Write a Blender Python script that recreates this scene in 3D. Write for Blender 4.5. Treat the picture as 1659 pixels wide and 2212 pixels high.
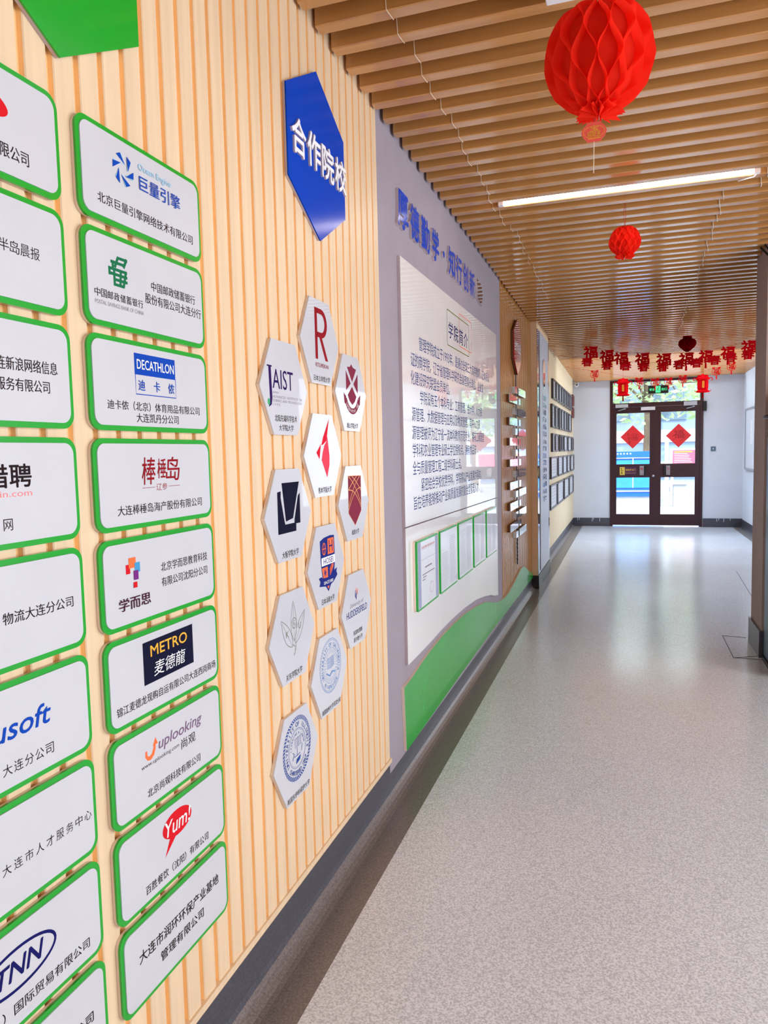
import bpy, math, random
from mathutils import Vector, Matrix

# ------------------------------------------------------------------ clear
for o in list(bpy.data.objects):
    bpy.data.objects.remove(o)
SC = bpy.context.scene
COL = SC.collection
random.seed(7)

# ------------------------------------------------------------------ camera
cam_d = bpy.data.cameras.new('camera')
cam = bpy.data.objects.new('camera', cam_d)
COL.objects.link(cam)
R_ = Vector((0.94864150, 0.31551386, -0.02302834))
U_ = Vector((-0.00351377, 0.08329737, 0.99651854))
F_ = Vector((-0.31633361, 0.94525793, -0.08012799))
M = Matrix.Identity(4)
for i in range(3):
    M[i][0], M[i][1], M[i][2] = R_[i], U_[i], -F_[i]
M.translation = Vector((0.935, 0.0, 1.406))
cam.matrix_world = M
cam_d.sensor_fit = 'HORIZONTAL'
cam_d.sensor_width = 36.0
cam_d.lens = 1574.163 / 1659.0 * 36.0
cam_d.clip_start = 0.02
cam_d.clip_end = 300
SC.camera = cam

# ------------------------------------------------------------------ view, world, sun, large lights
SC.view_settings.view_transform = 'Standard'
SC.view_settings.look = 'None'
SC.view_settings.gamma = 1.0
SC.view_settings.use_curve_mapping = False
SC.view_settings.exposure = 0.0
SC.cycles.use_denoising = True
SC.cycles.max_bounces = 10
SC.cycles.diffuse_bounces = 5
SC.cycles.glossy_bounces = 5
SC.cycles.transmission_bounces = 8
SC.cycles.transparent_max_bounces = 12
SC.cycles.sample_clamp_indirect = 8.0
SC.cycles.caustics_reflective = False
SC.cycles.caustics_refractive = False

W = bpy.data.worlds.new('sky')
SC.world = W
W.use_nodes = True
wn = W.node_tree
wn.nodes.clear()
sky = wn.nodes.new('ShaderNodeTexSky')
sky.sky_type = 'NISHITA'
sky.sun_elevation = math.radians(55)
sky.sun_rotation = math.radians(200)
sky.sun_disc = False
sky.air_density = 1.0
sky.dust_density = 2.5
bg = wn.nodes.new('ShaderNodeBackground')
bg.inputs['Strength'].default_value = 0.9
wo = wn.nodes.new('ShaderNodeOutputWorld')
wn.links.new(sky.outputs[0], bg.inputs['Color'])
wn.links.new(bg.outputs[0], wo.inputs['Surface'])


def lamp(name, kind, loc, rot, energy, color, size=None, size_y=None, spread=None):
    d = bpy.data.lights.new(name, kind)
    d.energy = energy
    d.color = color
    if kind == 'AREA':
        d.shape = 'RECTANGLE'
        d.size = size
        d.size_y = size_y
        if spread:
            d.spread = spread
    o = bpy.data.objects.new(name, d)
    o.location = loc
    o.rotation_euler = rot
    COL.objects.link(o)
    return o


PI = math.pi
s_ = lamp('sun', 'SUN', (0, 30, 20), (math.radians(38), 0, math.radians(28)), 4.2, (1, .97, .93))
s_.data.angle = math.radians(1.0)
# daylight entering the entrance lobby through its window wall on the right of the camera
lamp('lobby_window_light', 'AREA', (4.08, 1.3, 1.55), (0, PI / 2, 0), 205, (0.93, 0.97, 1.0), 2.0, 5.6)
# lobby ceiling lamp behind the camera
lamp('lobby_ceiling_light', 'AREA', (1.9, -1.6, 2.6), (0, 0, 0), 14, (0.97, 0.98, 1.0), 1.6, 1.6)
# added lamp, unseen above the street, boosting daylight through the end door
lamp('door_daylight_boost', 'AREA', (1.40, 17.2, 4.6), (-math.radians(52), 0, 0), 600, (0.84, 0.93, 1.0), 4.0, 2.5)
# added lamp on the right wall, unseen behind the pillar, brightening the far corridor
lamp('added_side_light', 'AREA', (2.79, 9.3, 1.55), (0, PI / 2, 0), 62, (0.84, 0.92, 1.0), 1.5, 5.2)
# added lamp hidden above the slats to brighten the corridor end
lamp('added_far_fill', 'AREA', (1.42, 12.0, 2.795), (0, 0, 0), 250, (0.64, 0.83, 1.0), 2.5, 3.2)


# ------------------------------------------------------------------ materials
def lin(c):
    out = []
    for v in c:
        v = v / 255.0
        out.append(v / 12.92 if v <= 0.04045 else ((v + 0.055) / 1.055) ** 2.4)
    return tuple(out) + (1.0,)


MATS = {}


def pm(name, col, rough=0.5, metal=0.0, spec=0.5, var=0.05, scale=8.0, coat=0.0, coat_rough=0.03,
       bump=0.0, bump_scale=40.0, stretch=None, emit=None, emit_s=0.0, trans=0.0, col2=None, detail=3.0):
    """procedural principled material: noise varies the colour a little, optional noise bump"""
    if name.endswith('_print'):
        rough, spec = .7, .12          # matt printing ink
    m = bpy.data.materials.new(name)
    m.use_nodes = True
    nt = m.node_tree
    b = nt.nodes['Principled BSDF']
    tc = nt.nodes.new('ShaderNodeTexCoord')
    mp = nt.nodes.new('ShaderNodeMapping')
    nt.links.new(tc.outputs['Object'], mp.inputs['Vector'])
    if stretch:
        mp.inputs['Scale'].default_value = stretch
    nz = nt.nodes.new('ShaderNodeTexNoise')
    nz.inputs['Scale'].default_value = scale
    nz.inputs['Detail'].default_value = detail
    nt.links.new(mp.outputs[0], nz.inputs['Vector'])
    cr = nt.nodes.new('ShaderNodeValToRGB')
    a = lin(col)
    if col2:
        c2 = lin(col2)
        cr.color_ramp.elements[0].color = a
        cr.color_ramp.elements[1].color = c2
        cr.color_ramp.elements[0].position = 0.4
        cr.color_ramp.elements[1].position = 0.62
    else:
        cr.color_ramp.elements[0].color = tuple(min(1, x * (1 - var)) for x in a[:3]) + (1,)
        cr.color_ramp.elements[1].color = tuple(min(1, x * (1 + var)) for x in a[:3]) + (1,)
        cr.color_ramp.elements[0].position = 0.3
        cr.color_ramp.elements[1].position = 0.7
    nt.links.new(nz.outputs['Fac'], cr.inputs['Fac'])
    nt.links.new(cr.outputs['Color'], b.inputs['Base Color'])
    b.inputs['Roughness'].default_value = rough
    b.inputs['Metallic'].default_value = metal
    b.inputs['Specular IOR Level'].default_value = spec
    b.inputs['Coat Weight'].default_value = coat
    b.inputs['Coat Roughness'].default_value = coat_rough
    b.inputs['Transmission Weight'].default_value = trans
    if emit:
        b.inputs['Emission Color'].default_value = lin(emit)
        b.inputs['Emission Strength'].default_value = emit_s
    if bump:
        n2 = nt.nodes.new('ShaderNodeTexNoise')
        n2.inputs['Scale'].default_value = bump_scale
        n2.inputs['Detail'].default_value = 2.0
        nt.links.new(mp.outputs[0], n2.inputs['Vector'])
        bp = nt.nodes.new('ShaderNodeBump')
        bp.inputs['Strength'].default_value = bump
        bp.inputs['Distance'].default_value = 0.01
        nt.links.new(n2.outputs['Fac'], bp.inputs['Height'])
        nt.links.new(bp.outputs[0], b.inputs['Normal'])
        if coat:
            nt.links.new(bp.outputs[0], b.inputs['Coat Normal'])
    MATS[name] = m
    return m


def paper_mat(name, col, translucency=0.4):
    m = bpy.data.materials.new(name)
    m.use_nodes = True
    nt = m.node_tree
    nt.nodes.clear()
    out = nt.nodes.new('ShaderNodeOutputMaterial')
    df = nt.nodes.new('ShaderNodeBsdfDiffuse')
    tr = nt.nodes.new('ShaderNodeBsdfTranslucent')
    mx = nt.nodes.new('ShaderNodeMixShader')
    nz = nt.nodes.new('ShaderNodeTexNoise')
    nz.inputs['Scale'].default_value = 60
    cr = nt.nodes.new('ShaderNodeValToRGB')
    a = lin(col)
    cr.color_ramp.elements[0].color = tuple(x * .93 for x in a[:3]) + (1,)
    cr.color_ramp.elements[1].color = a
    nt.links.new(nz.outputs['Fac'], cr.inputs['Fac'])
    nt.links.new(cr.outputs[0], df.inputs['Color'])
    nt.links.new(cr.outputs[0], tr.inputs['Color'])
    mx.inputs[0].default_value = translucency
    nt.links.new(df.outputs[0], mx.inputs[1])
    nt.links.new(tr.outputs[0], mx.inputs[2])
    nt.links.new(mx.outputs[0], out.inputs['Surface'])
    MATS[name] = m
    return m


def glass_mat(name):
    m = bpy.data.materials.new(name)
    m.use_nodes = True
    nt = m.node_tree
    nt.nodes.clear()
    out = nt.nodes.new('ShaderNodeOutputMaterial')
    tr = nt.nodes.new('ShaderNodeBsdfTransparent')
    tr.inputs[0].default_value = (0.95, 0.98, 0.97, 1)
    gl = nt.nodes.new('ShaderNodeBsdfGlossy')
    gl.inputs['Roughness'].default_value = 0.02
    fr = nt.nodes.new('ShaderNodeFresnel')
    fr.inputs['IOR'].default_value = 1.45
    mx = nt.nodes.new('ShaderNodeMixShader')
    nt.links.new(fr.outputs[0], mx.inputs[0])
    nt.links.new(tr.outputs[0], mx.inputs[1])
    nt.links.new(gl.outputs[0], mx.inputs[2])
    nt.links.new(mx.outputs[0], out.inputs['Surface'])
    MATS[name] = m
    return m


pine = pm('pine_slat', (226, 199, 166), .42, var=.06, scale=3, stretch=(20, 20, .8), bump=.03, bump_scale=30)
pine_dk = pm('pine_groove_bounce', (247, 207, 150), .6, var=.05, scale=4, stretch=(10, 10, 1))  # warm light bouncing between battens is put into the groove colour
amber = pm('amber_slat', (184, 128, 70), .2, var=.12, scale=3, stretch=(20, 20, .8))
amber_dk = pm('amber_groove_shade', (92, 50, 18), .6)  # shade of the dim batten sides put into a dark brown
straw = pm('straw_slat', (236, 216, 178), .45, var=.06, scale=3, stretch=(20, 20, .8))
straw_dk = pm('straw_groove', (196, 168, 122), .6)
ceil_wood = pm('ceiling_slat_wood', (192, 136, 78), .17, spec=.6, coat=.7, coat_rough=.10, var=.10, scale=2.5, stretch=(.6, 18, 18), bump=.02)
plenum = pm('dark_plenum', (38, 32, 34), .9)
greyp = pm('grey_lilac_paint', (154, 145, 158), .75, var=.03, scale=6, bump=.04, bump_scale=120)
whitep = pm('white_wall_paint', (222, 229, 240), .8, var=.03, scale=2, bump=.03, bump_scale=90)
beigep = pm('beige_pillar_paint', (176, 154, 146), .7, var=.05, scale=3, bump=.05, bump_scale=60)
skirt = pm('dark_skirting_vinyl', (78, 78, 88), .28, var=.25, scale=160, detail=2, bump=.04, bump_scale=200)
border = pm('dark_floor_vinyl', (116, 106, 104), .30, var=.30, scale=170, detail=2, bump=.02, bump_scale=150)
steel = pm('brushed_steel', (190, 192, 198), .25, metal=1, var=.05, scale=30)
chrome = pm('mirror_chrome', (215, 222, 232), .06, metal=1, var=.02)
cream = pm('cream_edge', (232, 210, 192), .5, var=.04)
green = pm('green_acrylic', (2, 158, 38), .3, coat=.35, var=.04)
whiteac = pm('white_acrylic', (198, 199, 207), .35, coat=.35, coat_rough=.04, var=.02)
hexwhite = pm('white_hexagon_acrylic', (202, 204, 214), .3, coat=.7, coat_rough=.02, var=.02, bump=.02, bump_scale=9)
blueac = pm('blue_acrylic', (0, 64, 184), .15, spec=.05, coat=.0, coat_rough=.03, var=.04, bump=.02, bump_scale=5)
lettergrey = pm('letter_edge_mauve', (190, 172, 178), .5)
boardw = pm('gloss_white_board', (238, 236, 238), .3, coat=1.0, coat_rough=.012, var=.02, bump=.045, bump_scale=3.2)
boardedge = pm('board_edge', (190, 172, 176), .5)
wavegreen = pm('wave_green_acrylic', (8, 160, 50), .25, spec=.3, coat=.4, coat_rough=.03, var=.04, bump=.02, bump_scale=4)
burg = pm('burgundy_gloss', (140, 22, 30), .12, coat=1, coat_rough=.01, var=.05)
platem = pm('gloss_plate', (215, 222, 230), .08, metal=.55, coat=1, coat_rough=.01, var=.04, bump=.03, bump_scale=6)
paperw = pm('document_paper', (226, 230, 240), .35, coat=.8, coat_rough=.02, var=.02)
dblack = pm('black_print', (36, 22, 26), .6)
dnavy = pm('navy_print', (18, 20, 92), .5)
dblue = pm('blue_print', (8, 66, 172), .5)
dsky = pm('pale_blue_print', (150, 200, 225), .5)
dred = pm('red_print', (205, 22, 34), .5)
dcrim = pm('crimson_print', (140, 14, 28), .5)
dmar = pm('maroon_print', (128, 42, 66), .5)
dgrey = pm('grey_print', (136, 128, 140), .5)
dgreen = pm('bank_green_print', (24, 108, 72), .5)
dgold = pm('gold_print', (232, 176, 64), .5)
dorange = pm('orange_print', (238, 112, 66), .5)
dpurp = pm('purple_print', (116, 40, 128), .5)
dwhite = pm('white_print', (236, 236, 240), .5)
dcyan = pm('cyan_print', (70, 150, 200), .5)
dpblue = pm('seal_blue_print', (96, 140, 200), .5)
dink = pm('slate_ink_print', (60, 74, 128), .5)
dleaf = pm('leaf_grey_print', (128, 132, 124), .5)
dplum = pm('plum_print', (124, 96, 128), .5)
dolive = pm('olive_print', (104, 116, 50), .5)
redpaper = paper_mat('red_tissue_paper', (255, 58, 40), .5)
redfoil = paper_mat('red_felt', (232, 22, 34), .35)
darkred = paper_mat('dark_red_tissue', (150, 8, 14), .2)
tagpink = pm('red_card', (232, 92, 84), .4)
redpost = pm('red_poster', (238, 44, 50), .5, emit=None)
thread = pm('pale_thread', (226, 214, 190), .6)
redthread = pm('red_thread', (170, 40, 30), .6)
doorbr = pm('dark_brown_door', (58, 24, 30), .35, var=.1)
blackpl = pm('black_plastic', (22, 20, 22), .4)
whitepl = pm('white_plastic', (228, 228, 234), .4)
glassm = glass_mat('clear_glass')
tubem = pm('lit_tube', (255, 250, 235), .5, emit=(255, 246, 232), emit_s=22.0)
signlit = pm('exit_sign_lit', (60, 230, 140), .5, emit=(80, 240, 160), emit_s=0.9)
signdk = pm('exit_sign_black', (14, 22, 18), .3)
frame_dk = pm('dark_frame', (58, 52, 58), .3, var=.1)
kioskm = pm('blue_grey_steel', (74, 110, 134), .3, metal=.3, var=.06)
concrete = pm('pale_concrete', (166, 168, 172), .85, var=.08, scale=2)
facade = pm('grey_blue_facade', (146, 166, 196), .8, var=.06, scale=1)
facade2 = pm('pale_facade_band', (214, 204, 206), .8, var=.04)
binblue = pm('bin_blue', (2, 84, 186), .4, var=.05)
binblue2 = pm('bin_light_blue', (36, 124, 206), .4, var=.05)
leafm = paper_mat('leaf', (196, 222, 168), .4)
barkm = pm('bark', (110, 92, 76), .9, var=.2)
boardred = pm('notice_red', (226, 84, 110), .5)


def floor_material():
    m = bpy.data.materials.new('speckled_vinyl_floor')
    m.use_nodes = True
    nt = m.node_tree
    b = nt.nodes['Principled BSDF']
    tc = nt.nodes.new('ShaderNodeTexCoord')
    n1 = nt.nodes.new('ShaderNodeTexNoise')
    n1.inputs['Scale'].default_value = 190
    n1.inputs['Detail'].default_value = 3
    n2 = nt.nodes.new('ShaderNodeTexNoise')
    n2.inputs['Scale'].default_value = 1.1
    n2.inputs['Detail'].default_value = 4
    nt.links.new(tc.outputs['Object'], n1.inputs['Vector'])
    nt.links.new(tc.outputs['Object'], n2.inputs['Vector'])
    cr = nt.nodes.new('ShaderNodeValToRGB')
    e = cr.color_ramp.elements
    e[0].position, e[0].color = .36, lin((184, 185, 193))
    e[1].position, e[1].color = .62, lin((230, 231, 238))
    nt.links.new(n1.outputs['Fac'], cr.inputs['Fac'])
    mx = nt.nodes.new('ShaderNodeMixRGB')
    mx.blend_type = 'MULTIPLY'
    mx.inputs['Fac'].default_value = .25
    c2 = nt.nodes.new('ShaderNodeValToRGB')
    c2.color_ramp.elements[0].position = .3
    c2.color_ramp.elements[0].color = (.72, .72, .72, 1)
    c2.color_ramp.elements[1].position = .7
    nt.links.new(n2.outputs['Fac'], c2.inputs['Fac'])
    nt.links.new(cr.outputs[0], mx.inputs[1])
    nt.links.new(c2.outputs[0], mx.inputs[2])
    nt.links.new(mx.outputs[0], b.inputs['Base Color'])
    rr = nt.nodes.new('ShaderNodeMapRange')
    rr.inputs['To Min'].default_value = .15
    rr.inputs['To Max'].default_value = .25
    nt.links.new(n2.outputs['Fac'], rr.inputs['Value'])
    nt.links.new(rr.outputs[0], b.inputs['Roughness'])
    b.inputs['Specular IOR Level'].default_value = .5
    bp = nt.nodes.new('ShaderNodeBump')
    bp.inputs['Strength'].default_value = .05
    bp.inputs['Distance'].default_value = .01
    nt.links.new(n2.outputs['Fac'], bp.inputs['Height'])
    nt.links.new(bp.outputs[0], b.inputs['Normal'])
    return m


floorm = floor_material()


# ------------------------------------------------------------------ mesh helpers
def wall_left_map(u, v, d):      # u along the corridor, v up, d out of the left wall
    return (d, u, v)


def end_map_at(Y):
    def f(u, v, d):              # the end wall, seen from inside: u to the right, v up, d towards the camera
        return (u, Y - d, v)
    return f


def right_map_at(X):
    def f(u, v, d):              # right wall: u runs back towards the camera
        return (X - d, -u, v)
    return f


class MB:
    def __init__(s):
        s.v, s.f, s.m = [], [], []

    def add(s, verts, faces, mi=0):
        n = len(s.v)
        s.v += [tuple(p) for p in verts]
        for f in faces:
            s.f.append(tuple(n + i for i in f))
            s.m.append(mi)

    def box(s, x0, x1, y0, y1, z0, z1, mi=0):
        vs = [(x0, y0, z0), (x1, y0, z0), (x1, y1, z0), (x0, y1, z0), (x0, y0, z1), (x1, y0, z1), (x1, y1, z1), (x0, y1, z1)]
        s.add(vs, [(0, 3, 2, 1), (4, 5, 6, 7), (0, 1, 5, 4), (1, 2, 6, 5), (2, 3, 7, 6), (3, 0, 4, 7)], mi)

    def prism(s, pts, d0, d1, fm, front=0, side=None, back=None):
        """polygon in (u, v) thickened from d0 to d1 through map fm"""
        side = front if side is None else side
        back = side if back is None else back
        n = len(pts)
        a = [fm(u, v, d0) for u, v in pts]
        b = [fm(u, v, d1) for u, v in pts]
        s.add(a, [tuple(reversed(range(n)))], back)
        s.add(b, [tuple(range(n))], front)
        s.add(a + b, [(i, (i + 1) % n, n + (i + 1) % n, n + i) for i in range(n)], side)

    def tube(s, pts, r, n=6, mi=0, cap=True):
        pts = [Vector(p) for p in pts]
        rings = []
        prev = None
        for i, p in enumerate(pts):
            t = (pts[min(i + 1, len(pts) - 1)] - pts[max(i - 1, 0)])
            if t.length < 1e-9:
                t = Vector((0, 0, 1))
            t.normalize()
            if prev is None:
                a = t.cross(Vector((0, 0, 1)))
                if a.length < .1:
                    a = t.cross(Vector((1, 0, 0)))
            else:
                a = prev - t * prev.dot(t)
                if a.length < 1e-6:
                    a = t.cross(Vector((1, 0, 0)))
            a.normalize()
            prev = a
            b = t.cross(a)
            rr = r[i] if isinstance(r, (list, tuple)) else r
            rings.append([p + (a * math.cos(2 * PI * k / n) + b * math.sin(2 * PI * k / n)) * rr for k in range(n)])
        vs = [q for rg in rings for q in rg]
        fs = []
        for i in range(len(rings) - 1):
            for k in range(n):
                fs.append((i * n + k, i * n + (k + 1) % n, (i + 1) * n + (k + 1) % n, (i + 1) * n + k))
        if cap:
            fs.append(tuple(reversed(range(n))))
            fs.append(tuple(range((len(rings) - 1) * n, len(rings) * n)))
        s.add(vs, fs, mi)

    def lathe(s, prof, c=(0, 0, 0), n=24, mi=0):
        vs, fs = [], []
        for r, z in prof:
            for k in range(n):
                a = 2 * PI * k / n
                vs.append((c[0] + r * math.cos(a), c[1] + r * math.sin(a), c[2] + z))
        for i in range(len(prof) - 1):
            for k in range(n):
                fs.append((i * n + k, i * n + (k + 1) % n, (i + 1) * n + (k + 1) % n, (i + 1) * n + k))
        fs.append(tuple(reversed(range(n))))
        fs.append(tuple(range((len(prof) - 1) * n, len(prof) * n)))
        s.add(vs, fs, mi)


def wloc(o):
    p = Vector((0, 0, 0))
    while o is not None:
        p = p + o.location
        o = o.parent
    return p


def obj(name, mb, mats, parent=None, smooth=False, loc=None, bevel=0):
    """one mesh object; coordinates in mb are world ones unless loc is given (then local)"""
    me = bpy.data.meshes.new(name)
    off = wloc(parent) if parent is not None else Vector((0, 0, 0))
    if parent is None and loc is None:
        # origin at the base centre of the mesh
        xs, ys, zs = zip(*mb.v)
        off = Vector(((min(xs) + max(xs)) / 2, (min(ys) + max(ys)) / 2, min(zs)))
    if loc is not None:
        off = Vector((0, 0, 0))
    me.from_pydata([tuple(Vector(p) - off) for p in mb.v], [], mb.f)
    if not isinstance(mats, (list, tuple)):
        mats = [mats]
    for m in mats:
        me.materials.append(m)
    me.polygons.foreach_set('material_index', mb.m)
    if smooth:
        me.polygons.foreach_set('use_smooth', [True] * len(me.polygons))
    me.update()
    o = bpy.data.objects.new(name, me)
    COL.objects.link(o)
    if parent is not None:
        o.parent = parent
        if loc is not None:
            o.location = loc
    elif loc is not None:
        o.location = loc
    else:
        o.location = off
    if bevel:
        b = o.modifiers.new('bevel', 'BEVEL')
        b.width = bevel
        b.segments = 2
        b.limit_method = 'ANGLE'
    return o


def tag(o, label, cat, group=None):
    o['label'] = label
    o['category'] = cat
    if group:
        o['group'] = group
    return o


def thing(name, label, cat, loc=(0, 0, 0), group=None):
    o = bpy.data.objects.new(name, None)
    o.empty_display_size = .05
    o.location = loc
    COL.objects.link(o)
    return tag(o, label, cat, group)


def struct(name, mb, mats, parent=None, smooth=False):
    o = obj(name, mb, mats, parent, smooth)
    o['kind'] = 'structure'
    return o


def dup(root, loc, label, rotz=0):
    r = root.copy()
    COL.objects.link(r)
    r.location = loc
    r.rotation_euler = (0, 0, rotz)
    r['label'] = label
    for ch in list(root.children):
        c = ch.copy()
        COL.objects.link(c)
        c.parent = r
        for g in list(ch.children):
            d = g.copy()
            COL.objects.link(d)
            d.parent = c
    return r


def rrect(u0, v0, u1, v1, r, n=6):
    pts = []
    for cx, cy, a0 in ((u1 - r, v1 - r, 0), (u0 + r, v1 - r, 90), (u0 + r, v0 + r, 180), (u1 - r, v0 + r, 270)):
        for k in range(n + 1):
            a = math.radians(a0 + 90 * k / n)
            pts.append((cx + r * math.cos(a), cy + r * math.sin(a)))
    return pts


# raw glyph outlines (Blender's own built-in typeface), cached
_T = {}


def glyphs(s, weight=0.0, extrude=0.0):
    key = (s, weight, extrude)
    if key not in _T:
        c = bpy.data.curves.new('t', 'FONT')
        c.body = s
        c.resolution_u = 3
        c.offset = weight
        c.extrude = extrude
        o = bpy.data.objects.new('t', c)
        me = bpy.data.meshes.new_from_object(o)
        vs = [tuple(v.co) for v in me.vertices]
        fs = [tuple(p.vertices) for p in me.polygons]
        bpy.data.objects.remove(o)
        bpy.data.curves.remove(c)
        bpy.data.meshes.remove(me)
        _T[key] = (vs, fs)
    return _T[key]


class Decal:
    """flat print on a face: pieces in (u, v), each later piece a hair above the one before"""

    def __init__(s, fm, d, ou=0, ov=0):
        s.fm, s.d, s.ou, s.ov = fm, d, ou, ov
        s.mb = MB()
        s.mats = []
        s.k = 0

    def mi(s, m):
        if m not in s.mats:
            s.mats.append(m)
        return s.mats.index(m)

    def up(s):
        s.k += 1

    def P(s, u, v):
        return s.fm(u + s.ou, v + s.ov, s.d + s.k * 0.00025)

    def poly(s, m, pts):
        s.k += .05
        a = sum(pts[i][0] * pts[(i + 1) % len(pts)][1] - pts[(i + 1) % len(pts)][0] * pts[i][1] for i in range(len(pts)))
        if a < 0:
            pts = list(reversed(pts))
        s.mb.add([s.P(*p) for p in pts], [tuple(range(len(pts)))], s.mi(m))

    def rect(s, m, u0, v0, u1, v1):
        s.poly(m, [(u0, v0), (u1, v0), (u1, v1), (u0, v1)])

    def stroke(s, m, pts, w, closed=False):
        s.k += .05
        n = len(pts)
        L, Rr = [], []
        for i in range(n):
            if closed:
                a, b = pts[i - 1], pts[(i + 1) % n]
            else:
                a, b = pts[max(i - 1, 0)], pts[min(i + 1, n - 1)]
            tx, ty = b[0] - a[0], b[1] - a[1]
            l = math.hypot(tx, ty) or 1
            ww = w[i] if isinstance(w, (list, tuple)) else w
            nx, ny = -ty / l * ww / 2, tx / l * ww / 2
            L.append((pts[i][0] + nx, pts[i][1] + ny))
            Rr.append((pts[i][0] - nx, pts[i][1] - ny))
        vs = [s.P(*p) for p in L] + [s.P(*p) for p in Rr]
        fs = []
        for i in range(n if closed else n - 1):
            j = (i + 1) % n
            fs.append((i, n + i, n + j, j))
        s.mb.add(vs, fs, s.mi(m))

    def ell(s, m, cu, cv, ru, rv, n=32, rot=0, a0=0, a1=360):
        pts = []
        for k in range(n):
            a = math.radians(a0 + (a1 - a0) * k / (n if a1 - a0 == 360 else n - 1))
            x, y = ru * math.cos(a), rv * math.sin(a)
            pts.append((cu + x * math.cos(rot) - y * math.sin(rot), cv + x * math.sin(rot) + y * math.cos(rot)))
        s.poly(m, pts)

    def ring(s, m, cu, cv, ru, rv, w, n=40, a0=0, a1=360, rot=0):
        full = a1 - a0 == 360
        pts = []
        for k in range(n):
            a = math.radians(a0 + (a1 - a0) * k / (n if full else n - 1))
            x, y = ru * math.cos(a), rv * math.sin(a)
            pts.append((cu + x * math.cos(rot) - y * math.sin(rot), cv + x * math.sin(rot) + y * math.cos(rot)))
        s.stroke(m, pts, w, full)

    def text(s, m, t, u0, v0, u1, v1, weight=0.008, shear=0.0):
        if v1 - v0 < .0125 and weight < .009:
            weight = 0.0
        if weight > .0005:             # bold: the same outline printed again a hair to each side
            d = weight * .55 * (v1 - v0)
            k0 = s.k
            for du, dv in (((-d, 0), (d, 0), (0, -d), (0, d), (0, 0)) if weight > .009 else ((-d * 1.6, 0), (d * 1.6, 0))):
                s.k += .35
                s.text(m, t, u0 + d + du, v0 + d + dv, u1 - d + du, v1 - d + dv, 0.0, shear)
            s.k = k0
            return
        vs, fs = glyphs(t, 0.0)
        x = [p[0] + shear * p[1] for p in vs]
        y = [p[1] for p in vs]
        x0, x1, y0, y1 = min(x), max(x), min(y), max(y)
        q = [s.P(u0 + (a - x0) / (x1 - x0) * (u1 - u0), v0 + (b - y0) / (y1 - y0) * (v1 - v0)) for a, b in zip(x, y)]
        s.mb.add(q, fs, s.mi(m))

    def char(s, m, ch, u, v, size):
        vs, fs = glyphs(ch, 0.0)
        s.mb.add([s.P(u + p[0] * size, v + p[1] * size) for p in vs], fs, s.mi(m))

    def spread(s, m, t, u0, v0, u1, v1, weight=0.0, shear=0.0):
        """characters one by one in equal cells (spaced lettering)"""
        n = len(t)
        cw = (v1 - v0) * 1.0
        step = (u1 - u0 - cw) / max(1, n - 1)
        for i, ch in enumerate(t):
            if ch == ' ':
                continue
            s.text(m, ch, u0 + i * step, v0, u0 + i * step + cw, v1, weight, shear)

    def arc(s, m, t, cu, cv, r, h, a_mid, span, weight=0.0, inward=False, sq=1.0):
        n = len(t)
        for i, ch in enumerate(t):
            if ch == ' ':
                continue
            f = (i / (n - 1) - .5) if n > 1 else 0
            a = math.radians(a_mid - f * span) if not inward else math.radians(a_mid + f * span)
            vs, fs = glyphs(ch, 0.0)
            x = [p[0] for p in vs]
            y = [p[1] for p in vs]
            x0, x1 = min(x), max(x)
            k = h / .73
            th = a - PI / 2 if not inward else a + PI / 2
            bx, by = cu + r * math.cos(a) * sq, cv + r * math.sin(a)
            q = []
            for xx, yy in zip(x, y):
                lx, ly = (xx - (x0 + x1) / 2) * k, yy * k
                q.append(s.P(bx + lx * math.cos(th) - ly * math.sin(th), by + lx * math.sin(th) + ly * math.cos(th)))
            s.mb.add(q, fs, s.mi(m))

    def build(s, name, parent=None):
        return obj(name, s.mb, s.mats, parent)


def solid_text(t, fm, u0, v0, u1, v1, d0, d1, weight=0.0):
    vs, fs = glyphs(t, 0.0, 0.05)
    x = [p[0] for p in vs]
    y = [p[1] for p in vs]
    z = [p[2] for p in vs]
    x0, x1, y0, y1, z0, z1 = min(x), max(x), min(y), max(y), min(z), max(z)
    mb = MB()
    d = weight * (v1 - v0)
    for du, dv in (((-d, 0), (d, 0), (0, -d), (0, d), (0, 0)) if weight > .005 else ((0, 0),)):
        n = len(mb.v)
        d1 += .00015
        d0 += .00002
        mb.v += [fm(u0 + d + du + (a - x0) / (x1 - x0) * (u1 - u0 - 2 * d), v0 + d + dv + (b - y0) / (y1 - y0) * (v1 - v0 - 2 * d), d0 + (c - z0) / (z1 - z0) * (d1 - d0))
                 for a, b, c in zip(x, y, z)]
        for f in fs:
            mb.f.append(tuple(n + k for k in f))
            mb.m.append(0 if min(z[i] for i in f) > z1 - 1e-4 else 1)
    return mb


WL = wall_left_map
YE = 13.78            # end wall
XR = 2.81             # right wall of the far corridor
zc = lambda y: 2.715 - .008 * y      # underside of the ceiling slats

# ------------------------------------------------------------------ structure
mb = MB(); mb.box(.163, 4.2, -3.5, 5.7, -.06, 0); mb.box(.163, 2.66, 5.7, YE - .06, -.06, 0); mb.box(2.66, XR, 5.7, 5.72, -.06, 0)
mb.box(.66, 2.16, YE - .06, YE + .12, -.06, 0)
struct('floor', mb, floorm)
mb = MB(); mb.box(-.03, .163, -3.5, YE, -.06, 0)
struct('trim_1', mb, border)
mb = MB(); mb.box(2.66, XR, 5.72, YE, -.06, 0); mb.box(.163, .66, YE - .06, YE, -.06, 0); mb.box(2.16, 2.66, YE - .06, YE, -.06, 0)
struct('trim_2', mb, border)

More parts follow.
